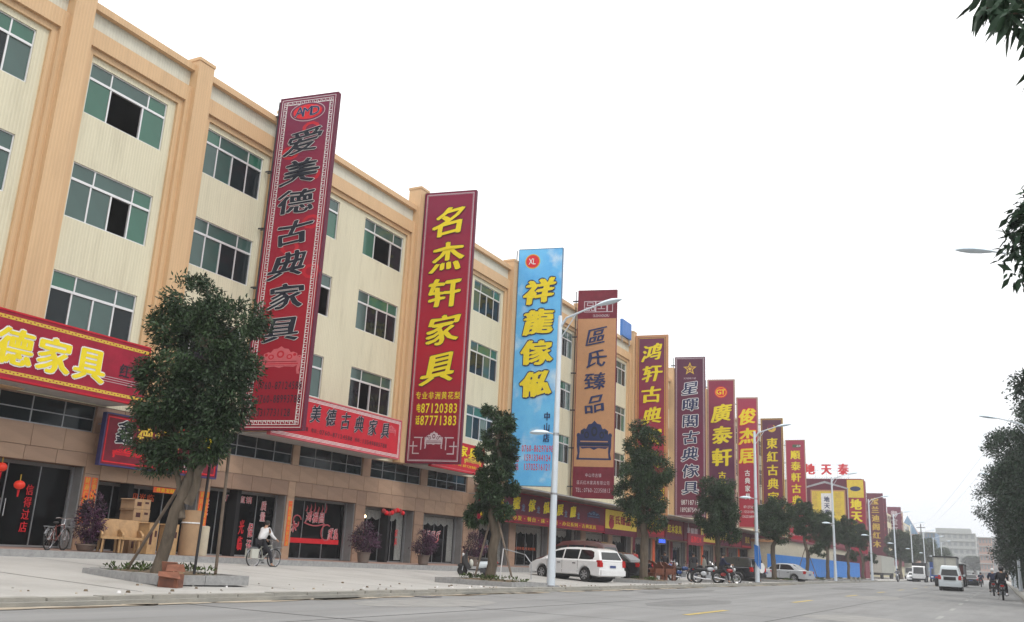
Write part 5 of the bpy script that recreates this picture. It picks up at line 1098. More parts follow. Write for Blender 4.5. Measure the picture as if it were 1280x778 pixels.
van = dict(paint='car_white', W=1.80, wx=(1.48, -1.38), mirror=(1.0, .98), tumble=.24,
    top=[(2.36, .34), (2.42, .50), (2.38, .66), (2.24, .78), (1.95, .88), (1.55, .97), (1.2, 1.0), (-2.25, 1.0), (-2.36, .93), (-2.40, .56), (-2.38, .30)],
    roof=[(1.62, .94), (1.2, 1.165), (.80, 1.40), (.45, 1.49), (0, 1.545), (-.6, 1.565), (-1.5, 1.55), (-1.95, 1.49), (-2.12, 1.42), (-2.35, .96)],
    wins=[[(1.22, 1.02), (.95, 1.20), (.62, 1.36), (.12, 1.44), (.12, 1.02)], [(.04, 1.02), (.04, 1.45), (-.50, 1.46), (-.90, 1.46), (-.90, 1.02)], [(-.98, 1.02), (-.98, 1.46), (-1.62, 1.44), (-1.84, 1.37), (-1.92, 1.16), (-1.86, 1.04), (-1.7, 1.02)]],
    seams=(1.10, .08, -.95), handles=(.28, -.72), ws=((1.55, .98), (.80, 1.40)), rs=((-2.335, .99), (-2.125, 1.41)), tail=(.70, 1.0, -.01), mould=(-1.0, 1.1), wr=.32)
car('minivan', 'white minivan parked nose to the shops behind the nearest lamp post', 'van', (-18.45, 42.5, gz(-18.4, 42.5)-.01), R(160), van)
mv = dict(van); mv.update(paint='car_maroon', W=1.75, roof=[(1.5, .98), (1.1, 1.5), (.6, 1.78), (-.2, 1.86), (-1.5, 1.84), (-2.1, 1.7), (-2.34, 1.0)], ws=((1.46, 1.02), (1.1, 1.5)), rs=((-2.33, 1.05), (-2.12, 1.62)),
    wins=[[(1.2, 1.1), (.9, 1.5), (.2, 1.6), (.2, 1.1)], [(.1, 1.1), (.1, 1.6), (-.9, 1.62), (-.9, 1.1)], [(-1, 1.1), (-1, 1.62), (-1.8, 1.55), (-1.95, 1.1)]])
car('people_carrier', 'dark maroon people carrier almost hidden behind the white minivan', 'van', (-20.6, 47.6, gz(-20.5, 47)), R(168), mv)
sedan = dict(paint='car_silver', W=1.74, wx=(1.38, -1.30), mirror=(.72, .95), tumble=.2,
    top=[(2.25, .32), (2.28, .50), (2.2, .64), (1.9, .76), (1.0, .88), (.8, .92), (-1.5, .94), (-2.1, .92), (-2.25, .86), (-2.28, .55), (-2.25, .30)],
    roof=[(1.15, .86), (.35, 1.32), (.0, 1.41), (-.7, 1.42), (-1.05, 1.36), (-1.75, .92)],
    wins=[[(.88, .93), (.38, 1.27), (-.08, 1.33), (-.08, .93)], [(-.16, .93), (-.16, 1.33), (-.72, 1.34), (-1.0, 1.26), (-1.35, .93)]],
    seams=(.9, -.12, -1.05), handles=(.1, -.85), ws=((1.1, .90), (.35, 1.31)), rs=((-1.72, .94), (-1.06, 1.35)), tail=(.66, .88, 0), pz=.62, wr=.30)
sx = car('saloon_car', 'silver saloon parked by the kerb in front of the blue hoarding', 'car', (-15.6, 77.5, gz(-15.6, 78)), R(168), sedan)
bk_ = dict(sedan); bk_.update(paint='car_black'); car('saloon_car', 'black saloon parked behind the third tree trunk, right of the white minivan', 'car', (-19.6, 50.0, gz(-19.6, 50)), R(172), bk_)
suv = dict(van); suv.update(paint='car_black', wr=.36, roof=[(1.0, 1.0), (.6, 1.5), (.3, 1.66), (-1.9, 1.7), (-2.2, 1.6), (-2.34, 1.0)], ws=((.98, 1.04), (.6, 1.5)), rs=((-2.33, 1.05), (-2.2, 1.58)),
    wins=[[(.85, 1.08), (.5, 1.52), (0, 1.55), (0, 1.08)], [(-.1, 1.08), (-.1, 1.56), (-1, 1.57), (-1, 1.08)], [(-1.1, 1.08), (-1.1, 1.57), (-1.9, 1.55), (-2.0, 1.08)]])
sv = car('off_roader', 'dark off-roader parked behind the red motorcycle', 'car', (-17.6, 69.0, gz(-17.6, 69)), R(160), suv); MB().lathe([(.36, -.1), (.36, .1)], 'car_white', 16, (-2.55, 0, .98), 'X').build('spare_wheel', sv, smooth=True)
s2_ = dict(sedan); s2_.update(paint='car_silver'); car('saloon_car', 'pale grey car behind the second lamp post', 'car', (-18.6, 76.0, gz(-18, 76)), R(165), s2_)
# microvan driving away
micro = dict(paint='car_pale', W=1.56, wx=(1.25, -1.2), mirror=(1.55, 1.15), tumble=.16, zb=.28,
    top=[(1.86, .34), (1.90, .6), (1.82, 1.0), (1.7, 1.08), (-1.8, 1.08), (-1.88, 1.0), (-1.92, .6), (-1.90, .32)],
    roof=[(1.78, 1.02), (1.25, 1.62), (.9, 1.80), (-1.3, 1.84), (-1.62, 1.78), (-1.78, 1.62), (-1.88, 1.02)],
    wins=[[(1.5, 1.12), (1.15, 1.58), (.7, 1.62), (.7, 1.12)], [(.6, 1.12), (.6, 1.62), (-.5, 1.64), (-.5, 1.12)], [(-.6, 1.12), (-.6, 1.64), (-1.5, 1.62), (-1.62, 1.12)]],
    seams=(.65, -.55), handles=(.8,), ws=((1.76, 1.06), (1.25, 1.62)), rs=((-1.875, 1.05), (-1.785, 1.60)), tail=(.80, 1.12, 0), pz=.92, wr=.27)
mvan = car('microvan', 'pale blue grey microvan driving away in the middle lane', 'van', (-3.45, 80, .004), R(90), micro); MB().box(-1.955, -1.94, -.42, .42, .78, 1.02, 'plastic').build('plate_recess', mvan)
def truck(lab, loc, heading, boxc, L, H, W=2.3, cabc='car_blue', cat='truck', rails=True, z0=1.1):
    t = thing('lorry', lab, cat, loc, heading); hw = W/2
    bx = MB(); bx.box(-L/2, L/2, -hw, hw, z0, H, boxc); bx.build('cargo_box', t)
    rb = MB()
    for i in range(int(L/.6)+1): x = -L/2+i*.6; rb.box(x, x+.05, -hw-.03, -hw, z0, H, 'steel').box(x, x+.05, hw, hw+.03, z0, H, 'steel')
    rb.box(-L/2-.05, -L/2, -hw, -hw+.08, z0, H+.1, 'steel').box(-L/2-.05, -L/2, hw-.08, hw, z0, H+.1, 'steel').box(-L/2-.05, -L/2, -.04, .04, z0, H+.1, 'steel').box(-L/2-.06, L/2, -hw-.05, hw+.05, H, H+.12, 'plastic'); rb.build('frame', t)
    cb = MB(); cb.prism([(L/2+.15, .5), (L/2+1.75, .5), (L/2+1.8, 1.1), (L/2+1.55, 2.1), (L/2+1.35, 2.25), (L/2+.15, 2.25)], 'Y', -hw+.1, hw-.1, cabc); cb.build('cab', t)
    MB().add([(L/2+1.81, -hw+.25, 1.15), (L/2+1.81, hw-.25, 1.15), (L/2+1.57, hw-.3, 2.08), (L/2+1.57, -hw+.3, 2.08)], [(0, 1, 2, 3)], 'car_glass').build('windscreen', t)
    for sgn in (1, -1):
        MB().poly([(L/2+.5, sgn*(hw-.094), 1.2), (L/2+1.5, sgn*(hw-.094), 1.2), (L/2+1.35, sgn*(hw-.094), 2.0), (L/2+.5, sgn*(hw-.094), 2.0)], 'car_glass').build('side_window', t)
        MB().box(L/2+1.76, L/2+1.84, min(sgn*.6, sgn*.95), max(sgn*.6, sgn*.95), .7, .9, 'light_clear').build('headlight', t)
        MB().box(-L/2-.08, -L/2-.02, min(sgn*.7, sgn*1.0), max(sgn*.7, sgn*1.0), .82, .96, 'light_red').build('tail_light', t)
        for x_ in (L/2+.9, -L/2+1.0): wheel(t, (x_, sgn*(hw-.16), .45), .45, .3, 6, sgn)
    MB().box(-L/2, L/2+1.6, -.45, .45, .6, z0, 'plastic').box(-L/2-.03, -L/2, -.9, .9, .55, .7, 'plastic').box(-L/2+.3, -L/2+.4, -hw+.1, hw-.1, .25, .75, 'plastic').build('chassis', t); return t
truck('tall pale sided box lorry ahead of the microvan, left of it', (-5.0, 108, .004), R(91), 'curtain', 6.5, 2.85, 2.2)
truck('dark red lorry half hidden by the microvan', (-4.6, 116, .004), R(90), 'truck_red', 6, 2.25, 2.2, 'truck_red')
truck('small white oncoming lorry with a dark load left of the box lorry', (-10.6, 152, .004), R(-90), 'plastic', 3.4, 2.6, 1.9, 'car_white', z0=.9)
truck('blue lorry left of the box lorry, tall blue side', (-9.0, 170, .004), R(-90), 'car_blue', 7, 3.1, 2.3, 'car_blue')
truck('pale lorry cab parked far left by the trailer', (-15.5, 200, .1), R(-90), 'curtain', 4, 3.0, 2.1, 'curtain')
o = dict(sedan); o.update(paint='car_white'); car('saloon_car', 'white oncoming saloon beside the small white lorry', 'car', (-12.0, 158, .004), R(-90), o)
o = dict(sedan); o.update(paint='car_red'); car('saloon_car', 'distant reddish saloon driving away down the lane', 'car', (-4.6, 195, .004), R(90), o)
o = dict(sedan); o.update(paint='car_black'); car('saloon_car', 'dark car right in front of the red lorry, seen far off', 'car', (-3.6, 140, .004), R(90), o)

# ============================================================ TWO WHEELERS
def spoked(parent, c, r, tr_=.022, n=14, wide=False):
    o = MB(); k = 22; vs = []
    o.tube([(r*math.cos(i*2*math.pi/k), 0, r*math.sin(i*2*math.pi/k)) for i in range(k+1)], tr_, 'tyre', 7, cap=False); w_ = o.build('wheel', parent, smooth=True); w_.location = c
    s = MB(); s.tube([((r-tr_*1.3)*math.cos(i*2*math.pi/k), 0, (r-tr_*1.3)*math.sin(i*2*math.pi/k)) for i in range(k+1)], tr_*.55, 'chrome', 5, cap=False)
    for i in range(n): a = i*2*math.pi/n; s.tube([(0, .02*(-1)**i, 0), ((r-tr_)*math.cos(a), 0, (r-tr_)*math.sin(a))], .004 if not wide else .007, 'chrome', 3)
    s.lathe([(.03 if not wide else .07, -.04), (.03 if not wide else .07, .04)], 'rim', 8, axis='Y'); s.build('spokes', w_); return w_
def bicycle(lab, loc, heading, col='car_red', rack=False):
    t = thing('bicycle', lab, 'bicycle', loc, heading); r = .33
    spoked(t, (.52, 0, r), r); spoked(t, (-.52, 0, r), r)
    f = MB(); bb, seat, head, hb_ = (-.05, 0, .29), (-.2, 0, .78), (.34, 0, .80), (.37, 0, .68)
    for a, b in ((bb, seat), (bb, hb_), ((-.18, 0, .72), head), ((-.52, .05, r), bb), ((-.52, -.05, r), bb), ((-.52, .05, r), (-.19, 0, .7)), ((-.52, -.05, r), (-.19, 0, .7)), (head, hb_)): f.tube([a, b], .017, col, 7)
    f.build('frame', t); k = MB()
    for s in (1, -1): k.tube([(.37, .05*s, .66), (.45, .05*s, .5), (.52, .05*s, r)], .012, 'chrome', 6)
    k.build('fork', t)
    MB().tube([(.28, .28, .98), (.36, .2, 1.0), (.37, 0, .96), (.36, -.2, 1.0), (.28, -.28, .98)], .012, 'chrome', 6).tube([(.34, 0, .8), (.37, 0, .97)], .012, 'chrome', 6).build('handlebar', t)
    MB().ball((-.22, 0, .84), .13, 'plastic', 8, (1, .6, .3)).build('saddle', t, smooth=True)
    MB().lathe([(.09, -.01), (.09, .01)], 'steel', 14, (-.05, .05, .29), 'Y').tube([(-.05, .08, .29), (.06, .1, .16)], .01, 'steel', 5).tube([(-.05, -.08, .29), (-.16, -.1, .42)], .01, 'steel', 5).box(.02, .12, .07, .15, .14, .17, 'plastic').build('crank', t)
    for cx in (.52, -.52):
        m_ = MB(); pts = [(cx+(r+.035)*math.cos(a), 0, r+(r+.035)*math.sin(a)) for a in [R(20)+i*R(15) for i in range(10)]]; m_.tube(pts, .022, 'steel', 5); m_.build('mudguard', t)
    m_ = MB(); m_.box(.45, .8, -.15, .15, .72, .74, 'steel')
    for i in range(6): m_.tube([(.45+.07*i, -.15, .72), (.45+.07*i, -.15, .95)], .005, 'steel', 4).tube([(.45+.07*i, .15, .72), (.45+.07*i, .15, .95)], .005, 'steel', 4)
    m_.tube([(.45, -.15, .95), (.8, -.15, .95), (.8, .15, .95), (.45, .15, .95), (.45, -.15, .95)], .007, 'steel', 4); m_.build('basket', t)
    m_ = MB(); m_.box(-.85, -.4, -.07, .07, .70, .72, 'steel').tube([(-.8, .06, .7), (-.52, .05, r)], .008, 'steel', 4).tube([(-.8, -.06, .7), (-.52, -.05, r)], .008, 'steel', 4); m_.build('rack', t)
    if rack: MB().box(-.78, -.45, -.18, -.09, .32, .66, 'curtain').box(-.78, -.45, .09, .18, .32, .66, 'curtain').build('pannier', t)
    return t
def motorcycle(lab, loc, heading, col='car_red', box=False):
    t = thing('motorcycle', lab, 'motorcycle', loc, heading); r = .30
    spoked(t, (.64, 0, r), r, .045, 12, True); spoked(t, (-.60, 0, r), r, .05, 12, True)
    MB().tube([(.38, 0, .82), (.1, 0, .62), (-.1, 0, .35), (.2, 0, .28), (.36, 0, .72)], .025, 'dark_steel', 6).tube([(.1, 0, .66), (-.35, 0, .68), (-.8, 0, .72)], .025, 'dark_steel', 6).tube([(-.1, .09, .32), (-.6, .09, .30)], .022, 'dark_steel', 6).tube([(-.1, -.09, .32), (-.6, -.09, .30)], .022, 'dark_steel', 6).build('frame', t)
    k = MB()
    for s in (1, -1): k.tube([(.40, .09*s, .92), (.64, .09*s, .30)], .024, 'chrome', 7)
    k.build('fork', t, smooth=True)
    MB().tube([(.22, .34, .98), (.36, .22, 1.02), (.40, 0, .95), (.36, -.22, 1.02), (.22, -.34, .98)], .014, 'chrome', 6).build('handlebar', t)
    for s in (1, -1): MB().tube([(.36, .2*s, 1.02), (.34, .27*s, 1.15)], .007, 'chrome', 4).ball((.34, .29*s, 1.18), .055, 'plastic', 6, (.4, 1, .8)).build('mirror', t)
    MB().ball((.18, 0, .76), .2, col, 10, (1.15, .62, .62)).build('fuel_tank', t, smooth=True)
    MB().ball((-.35, 0, .74), .38, 'plastic', 10, (1, .36, .22)).build('seat', t, smooth=True)
    e_ = MB(); e_.box(-.12, .2, -.13, .13, .25, .45, 'rim'); e_.lathe([(.11, .42), (.12, .46), (.11, .5), (.12, .54), (.1, .6)], 'rim', 10, (.1, 0, 0)); e_.lathe([(.1, -.17), (.1, .17)], 'rim', 12, (-.02, 0, .33), 'Y'); e_.build('engine', t)
    MB().tube([(.2, -.13, .4), (.15, -.16, .22), (-.2, -.17, .22), (-.85, -.18, .32)], [.025, .025, .04, .045], 'chrome', 8).build('exhaust', t, smooth=True)
    MB().ball((.5, 0, .84), .11, 'light_clear', 8, (.7, 1, 1)).build('headlight', t, smooth=True); MB().box(-.86, -.80, -.08, .08, .68, .76, 'light_red').build('tail_light', t)
    for cx, a0, a1 in ((.64, 10, 150), (-.60, 20, 165)):
        m_ = MB(); pts = [(cx+(r+.07)*math.cos(R(a)), 0, r+(r+.07)*math.sin(R(a))) for a in range(a0, a1, 14)]; m_.tube(pts, .05, 'plastic', 6); m_.build('mudguard', t, smooth=True)
    for s in (1, -1): m_ = MB().ball((-.25, .13*s, .52), .15, col, 6, (1.2, .25, .8)).build('side_panel', t, smooth=True)
    MB().tube([(-.05, .1, .3), (-.12, .25, .02)], .012, 'steel', 5).build('kickstand', t)
    MB().box(-.96, -.93, -.09, .09, .45, .55, 'plastic').build('number_plate', t)
    if box: MB().box(-1.05, -.68, -.2, .2, .78, 1.08, box).build('top_box', t)
    return t
def scooter(lab, loc, heading, col='car_pale'):
    t = thing('scooter', lab, 'scooter', loc, heading); r = .22
    for x_ in (.55, -.52):
        w_ = MB().lathe([(r*.5, -.05), (r*.9, -.055), (r, 0), (r*.9, .055), (r*.5, .05)], 'tyre', 16, (0, 0, 0), 'Y').build('wheel', t, smooth=True); w_.location = (x_, 0, r); MB().lathe([(r*.52, -.045), (r*.52, .045)], 'rim', 12, (0, 0, 0), 'Y').build('rim', w_)
    MB().prism([(.32, .26), (.52, .52), (.46, .92), (.38, .96), (.34, .60), (.18, .34)], 'Y', -.17, .17, 'plastic').build('leg_shield', t)
    MB().ball((.50, 0, .62), .22, 'plastic', 8, (.5, .8, 1.2)).ball((.55, 0, .42), .2, 'plastic', 8, (1.1, .35, .5)).build('front_panel', t, smooth=True)
    MB().box(-.2, .3, -.15, .15, .24, .30, 'plastic').build('floor_board', t)
    b = MB(); sec = [(-.05, .10, .30, .58), (-.25, .16, .30, .66), (-.5, .17, .38, .68), (-.78, .11, .48, .66), (-.9, .03, .56, .62)]
    vs = []
    for x, hw_, z0, z1 in sec:
        for k in range(10): a = 2*math.pi*k/10; vs.append((x, hw_*math.cos(a), (z0+z1)/2+(z1-z0)/2*math.sin(a)))
    b.add(vs, [(i*10+k, i*10+(k+1) % 10, (i+1)*10+(k+1) % 10, (i+1)*10+k) for i in range(4) for k in range(10)]+[tuple(range(10)), tuple(40+k for k in range(10))], col); b.build('rear_body', t, smooth=True)
    MB().ball((-.38, 0, .70), .34, 'plastic', 8, (1, .42, .25)).build('seat', t, smooth=True)
    MB().tube([(.32, .3, .98), (.38, .12, 1.04), (.38, -.12, 1.04), (.32, -.3, .98)], .016, 'plastic', 6).tube([(.42, 0, .9), (.38, 0, 1.04)], .03, 'plastic', 6).build('handlebar', t)
    for s in (1, -1): MB().tube([(.36, .18*s, 1.03), (.34, .26*s, 1.2)], .007, 'plastic', 4).ball((.34, .28*s, 1.24), .06, 'plastic', 6, (.4, 1, .8)).build('mirror', t)
    MB().ball((.55, 0, .86), .09, 'light_clear', 8, (.6, 1.2, .8)).build('headlight', t, smooth=True); MB().ball((-.88, 0, .6), .06, 'light_red', 6).build('tail_light', t)
    MB().tube([(.49, .07, .62), (.56, .07, .22)], .018, 'chrome', 6).build('fork', t); MB().box(-.55, -.2, -.1, .1, .16, .34, 'dark_steel').build('engine', t)
    MB().ball((.2, .0, .52), .17, 'curtain', 8, (.6, .8, 1)).build('bag', t, smooth=True); MB().tube([(-.2, .08, .2), (-.25, .16, .0)], .012, 'steel', 5).tube([(-.2, -.08, .2), (-.25, -.16, .0)], .012, 'steel', 5).build('kickstand', t)
    return t
scooter('dark and pale blue scooter on its stand left of the second tree', (-19.6, 34.6, gz(-19.6, 34.6)), R(212))
bicycle('dark red bicycle with a basket parked by the purple bush at the left', (-23.2, 17.3, pz(17.3)+.01), R(118), 'truck_red').scale = (.88,)*3
motorcycle('red motorcycle parked side on, nearest the second lamp post', (-13.9, 53.6, gz(-13.9, 53.6)), R(30), 'car_red').scale = (.9,)*3; motorcycle('silver motorcycle standing left of the red one', (-14.9, 53.2, gz(-15, 53.2)), R(30), 'car_silver', 'plastic')
motorcycle('dark motorcycle deeper among the parked motorcycles', (-17.4, 56.5, gz(-17, 56)), R(40), 'car_blue')
for i, (x, y, a) in enumerate(((-20.4, 60.5, 20), (-20.2, 62, 25), (-20.5, 63.6, 15), (-20.8, 74, 30), (-20.2, 76, 20))):
    motorcycle(['leftmost motorcycle in the row behind the wooden furniture', 'second motorcycle in the row behind the wooden furniture', 'third motorcycle in the row behind the wooden furniture', 'motorcycle parked far back by the shops behind the off-roader', 'motorcycle farthest back by the shops'][i], (x, y, gz(x, y)), R(a), ['car_black', 'car_blue', 'car_red', 'car_black', 'car_silver'][i])

# ============================================================ PEOPLE
def skinned(name, joints, edges, parent, material, lv=1):
    """joints: {key: (xyz, radius)}; one continuous surface grown round the bones"""
    ks = list(joints); me = bpy.data.meshes.new(name); me.from_pydata([joints[k][0] for k in ks], [(ks.index(a), ks.index(b)) for a, b in edges], []); me.update()
    o = bpy.data.objects.new(name, me); COL.objects.link(o); sk = o.modifiers.new('s', 'SKIN'); sd_ = o.modifiers.new('d', 'SUBSURF'); sd_.levels = lv
    for i, k in enumerate(ks):
        v = me.skin_vertices[0].data[i]; rr_ = joints[k][1]; v.radius = (rr_, rr_) if not isinstance(rr_, tuple) else rr_; v.use_root = (i == 0)
    dg = bpy.context.evaluated_depsgraph_get(); m2 = bpy.data.meshes.new_from_object(o.evaluated_get(dg)); m2.name = name
    bpy.data.objects.remove(o); m2.materials.clear(); m2.materials.append(M[material]); m2.polygons.foreach_set('use_smooth', [True]*len(m2.polygons)); m2.polygons.foreach_set('material_index', [0]*len(m2.polygons))
    return link(name, m2, parent)
def lerp(a, b, t): return tuple(a[i]+(b[i]-a[i])*t for i in range(3))
def person(lab, loc, heading, J, top='shirt_white', legs='cloth_black', shoes='plastic', helmet=None, group=None):
    """J gives hip, chest, neck, head centre and left/right shoulder.. joints in metres, facing +X"""
    t = thing('person', lab, 'person', loc, heading, group)
    P = {'hip': (J['hip'], .10), 'waist': (lerp(J['hip'], J['neck'], .35), .085), 'chest': (lerp(J['hip'], J['neck'], .75), .09), 'neck': (J['neck'], .055), 'head0': (lerp(J['neck'], J['head'], .5), .06), 'head': (J['head'], .088), 'crown': (lerp(J['neck'], J['head'], 1.5), .065)}
    E_ = [('hip', 'waist'), ('waist', 'chest'), ('chest', 'neck'), ('neck', 'head0'), ('head0', 'head'), ('head', 'crown')]
    for s in 'LR':
        P['sh'+s] = (J['sh'+s], .045); P['el'+s] = (J['el'+s], .042); P['wr'+s] = (J['wr'+s], .028); d = Vector(J['wr'+s])-Vector(J['el'+s]); d.normalize(); P['pa'+s] = (tuple(Vector(J['wr'+s])+d*.07), .03)
        E_ += [('chest', 'sh'+s), ('sh'+s, 'el'+s), ('el'+s, 'wr'+s), ('wr'+s, 'pa'+s)]
        side = Vector((-d.y, d.x, 0)); side = side.normalized() if side.length > .01 else Vector((0, 1, 0)); dn = Vector((0, 0, -1))
        for k in range(4):
            b0 = Vector(P['pa'+s][0])+side*(.022*(k-1.5)); P['f%d%s' % (k, s)] = (tuple(b0+d*.035), .009); P['g%d%s' % (k, s)] = (tuple(b0+d*(.05-.006*abs(k-1.5))+dn*.03), .008)
            E_ += [('pa'+s, 'f%d%s' % (k, s)), ('f%d%s' % (k, s), 'g%d%s' % (k, s))]
        P['th'+s] = (tuple(Vector(J['wr'+s])+d*.05+side*(-.045)+dn*.01), .010); E_ += [('wr'+s, 'th'+s)]
        P['hj'+s] = (J['hj'+s], .075); P['kn'+s] = (J['kn'+s], .058); P['an'+s] = (J['an'+s], .038); P['to'+s] = (J['to'+s], .035)
        E_ += [('hip', 'hj'+s), ('hj'+s, 'kn'+s), ('kn'+s, 'an'+s), ('an'+s, 'to'+s)]
    b = skinned('body', P, E_, t, 'skin')
    q = lambda k, r: (P[k][0], r)
    T_ = {'hip': q('hip', .16), 'waist': q('waist', .155), 'chest': q('chest', .175), 'nk': (lerp(P['chest'][0], P['neck'][0], .75), .07)}
    TE = [('hip', 'waist'), ('waist', 'chest'), ('chest', 'nk')]
    for s in 'LR': T_['sh'+s] = q('sh'+s, .095); T_['el'+s] = q('el'+s, .064); T_['wr'+s] = (lerp(P['el'+s][0], P['wr'+s][0], .92), .042); TE += [('chest', 'sh'+s), ('sh'+s, 'el'+s), ('el'+s, 'wr'+s)]
    skinned('shirt', T_, TE, t, top)
    L_ = {'hip': (tuple(Vector(P['hip'][0])-Vector((0, 0, .01))), .138)}; LE = []
    for s in 'LR': L_['hj'+s] = q('hj'+s, .103); L_['kn'+s] = q('kn'+s, .075); L_['an'+s] = (lerp(P['kn'+s][0], P['an'+s][0], .93), .06); LE += [('hip', 'hj'+s), ('hj'+s, 'kn'+s), ('kn'+s, 'an'+s)]
    skinned('trousers', L_, LE, t, legs)
    sh = MB()
    for s in 'LR': sh.tube([lerp(J['to'+s], J['an'+s], 1.25)[:2]+(J['to'+s][2],), J['to'+s], tuple(Vector(J['to'+s])+(Vector(J['to'+s])-Vector(J['an'+s])).normalized()*.05)], [.05, .048, .03], shoes, 8)
    sh.build('shoes', t, smooth=True)
    up = (Vector(J['head'])-Vector(J['neck'])).normalized(); H_ = Vector(J['head']); fw = Vector((1, 0, 0))
    hd_ = MB(); hd_.ball(tuple(H_+up*.035-fw*.015), .112, helmet or 'hair', 10, (1.05, .88, .95))
    if helmet: hd_ = MB().ball(tuple(H_+up*.03), .135, helmet, 12, (1.08, .95, 1.0)); hd_.box(H_.x+.06, H_.x+.135, H_.y-.08, H_.y+.08, H_.z-.02, H_.z+.06, 'car_glass')
    hd_.build('helmet' if helmet else 'hair', t, smooth=True)
    if not helmet:
        fc_ = MB()
        for s in (1, -1): fc_.ball(tuple(H_+Vector((.088, .035*s, .005))), .013, 'hair', 5); fc_.ball(tuple(H_+Vector((0, .092*s, -.01))), .024, 'skin', 5, (.6, .4, 1))
        fc_.ball(tuple(H_+Vector((.105, 0, -.02))), .018, 'skin', 5, (1, .7, 1.2)).box(H_.x+.085, H_.x+.094, -.022+H_.y, .022+H_.y, H_.z-.058, H_.z-.050, 'cloth_red'); fc_.build('face', t, smooth=True)
    return t
def stand(h=1.68, lean=.0, arms='down', stepd=.12):
    s = h/1.7
    J = dict(hip=(0, 0, .92*s), neck=(lean*.5, 0, 1.44*s), head=(lean*.6+.02, 0, 1.58*s))
    for k, sg in (('L', 1), ('R', -1)):
        J['sh'+k] = (lean*.5, .17*sg, 1.38*s); J['hj'+k] = (0, .09*sg, .88*s); J['kn'+k] = (.03+stepd*sg*.5, .10*sg, .48*s); J['an'+k] = (stepd*sg, .10*sg, .09*s); J['to'+k] = (stepd*sg+.15, .11*sg, .04)
        if arms == 'down': J['el'+k] = (lean*.4-.03, .23*sg, 1.1*s); J['wr'+k] = (.08, .22*sg, .86*s)
        else: J['el'+k] = (.12, .24*sg, 1.12*s); J['wr'+k] = (.34, .16*sg, 1.08*s)
    return J
def riding(seat=.80, bar=(.36, .27, 1.0), lean=.22, foot=None, peg=.32):
    J = dict(hip=(-.25, 0, seat+.10), neck=(-.25+lean, 0, seat+.60), head=(-.25+lean+.06, 0, seat+.74))
    for k, sg in (('L', 1), ('R', -1)):
        J['sh'+k] = (-.25+lean, .18*sg, seat+.54); J['wr'+k] = (bar[0]-.07, bar[1]*sg, bar[2]+.03); J['el'+k] = (-.25+lean+.12, .27*sg, seat+.30)
        J['hj'+k] = (-.22, .10*sg, seat+.06); J['kn'+k] = (.16, .19*sg, seat-.05); J['an'+k] = (.02, .2*sg, peg); J['to'+k] = (.14, .22*sg, peg-.06)
    if foot:
        J['kn'+foot[0]] = (.08, .24*foot[1], .5); J['an'+foot[0]] = (.1, .34*foot[1], .10); J['to'+foot[0]] = (.24, .36*foot[1], .04)
    return J
zc = gz(-21.9, 25.0)
bicycle('pale bicycle ridden by the man in the white shirt', (-21.6, 23.9, zc-.03), R(86), 'curtain', True).scale = (.88,)*3
person('man in a white shirt and dark trousers on the pale bicycle, one foot down', (-21.6, 23.9, zc-.03), R(86), riding(.84, (.36, .27, .98), .18, ('R', -1)), 'shirt_white', 'cloth_black').scale = (.88,)*3
motorcycle('black motorcycle ridden away from the camera in the right lane', (.0, 56.3, .004), R(90), 'car_black'); person('rider in black with a dark helmet on the nearest moving motorcycle', (.0, 56.3, .004), R(90), riding(), 'cloth_black', 'cloth_black', helmet='helmet')
motorcycle('motorcycle just ahead of the nearest rider, mostly hidden by him', (-.5, 68.0, .004), R(90), 'car_black'); person('rider with a white helmet just ahead of the nearest rider', (-.5, 68.0, .004), R(90), riding(), 'cloth_navy', 'cloth_black', helmet='helmet_white')
motorcycle('distant motorcycle halfway down the right lane', (-3.6, 152, .004), R(90), 'car_black'); person('distant motorcycle rider halfway down the right lane', (-3.6, 152, .004), R(90), riding(), 'cloth_black', 'cloth_black', helmet='helmet')
motorcycle('distant motorcycle behind the dark red lorry', (-2.2, 126, .004), R(90), 'car_black'); person('distant rider next to the dark red lorry', (-2.2, 126, .004), R(90), riding(), 'cloth_navy', 'cloth_black', helmet='helmet')
motorcycle('oncoming scooter like motorcycle near the left kerb', (-12.1, 134, .004), R(-90), 'car_black'); person('oncoming rider near the left kerb left of the white saloon', (-12.1, 134, .004), R(-90), riding(), 'cloth_grey', 'cloth_black', helmet='helmet')
person('man in dark clothes astride the red motorcycle', (-13.95, 53.5, gz(-14, 53.5)), R(30), riding(.78, lean=.1, foot=('R', -1)), 'cloth_navy', 'cloth_black')
person('person in dark clothes standing by the silver motorcycle', (-16.2, 54.8, gz(-16, 55)), R(-60), stand(1.7, .05, 'fwd'), 'cloth_black', 'cloth_navy')
person('person with a pale top behind the silver motorcycle', (-16.2, 57.2, gz(-16, 57)), R(200), stand(1.62, .05), 'curtain', 'cloth_grey')
person('person in a white shirt standing left of the silver saloon', (-15.9, 70.6, gz(-16, 70)), R(100), stand(1.68, .1, 'fwd'), 'shirt_white', 'cloth_grey')
person('man in a dark red top sitting among the wooden furniture', (-20.5, 56.5, gz(-20, 56)), R(-40), stand(1.6), 'cloth_red', 'cloth_black')
person('person in black near the hanging maroon board', (-19.6, 59.8, gz(-20, 60)), R(-80), stand(1.65), 'cloth_black', 'cloth_black')

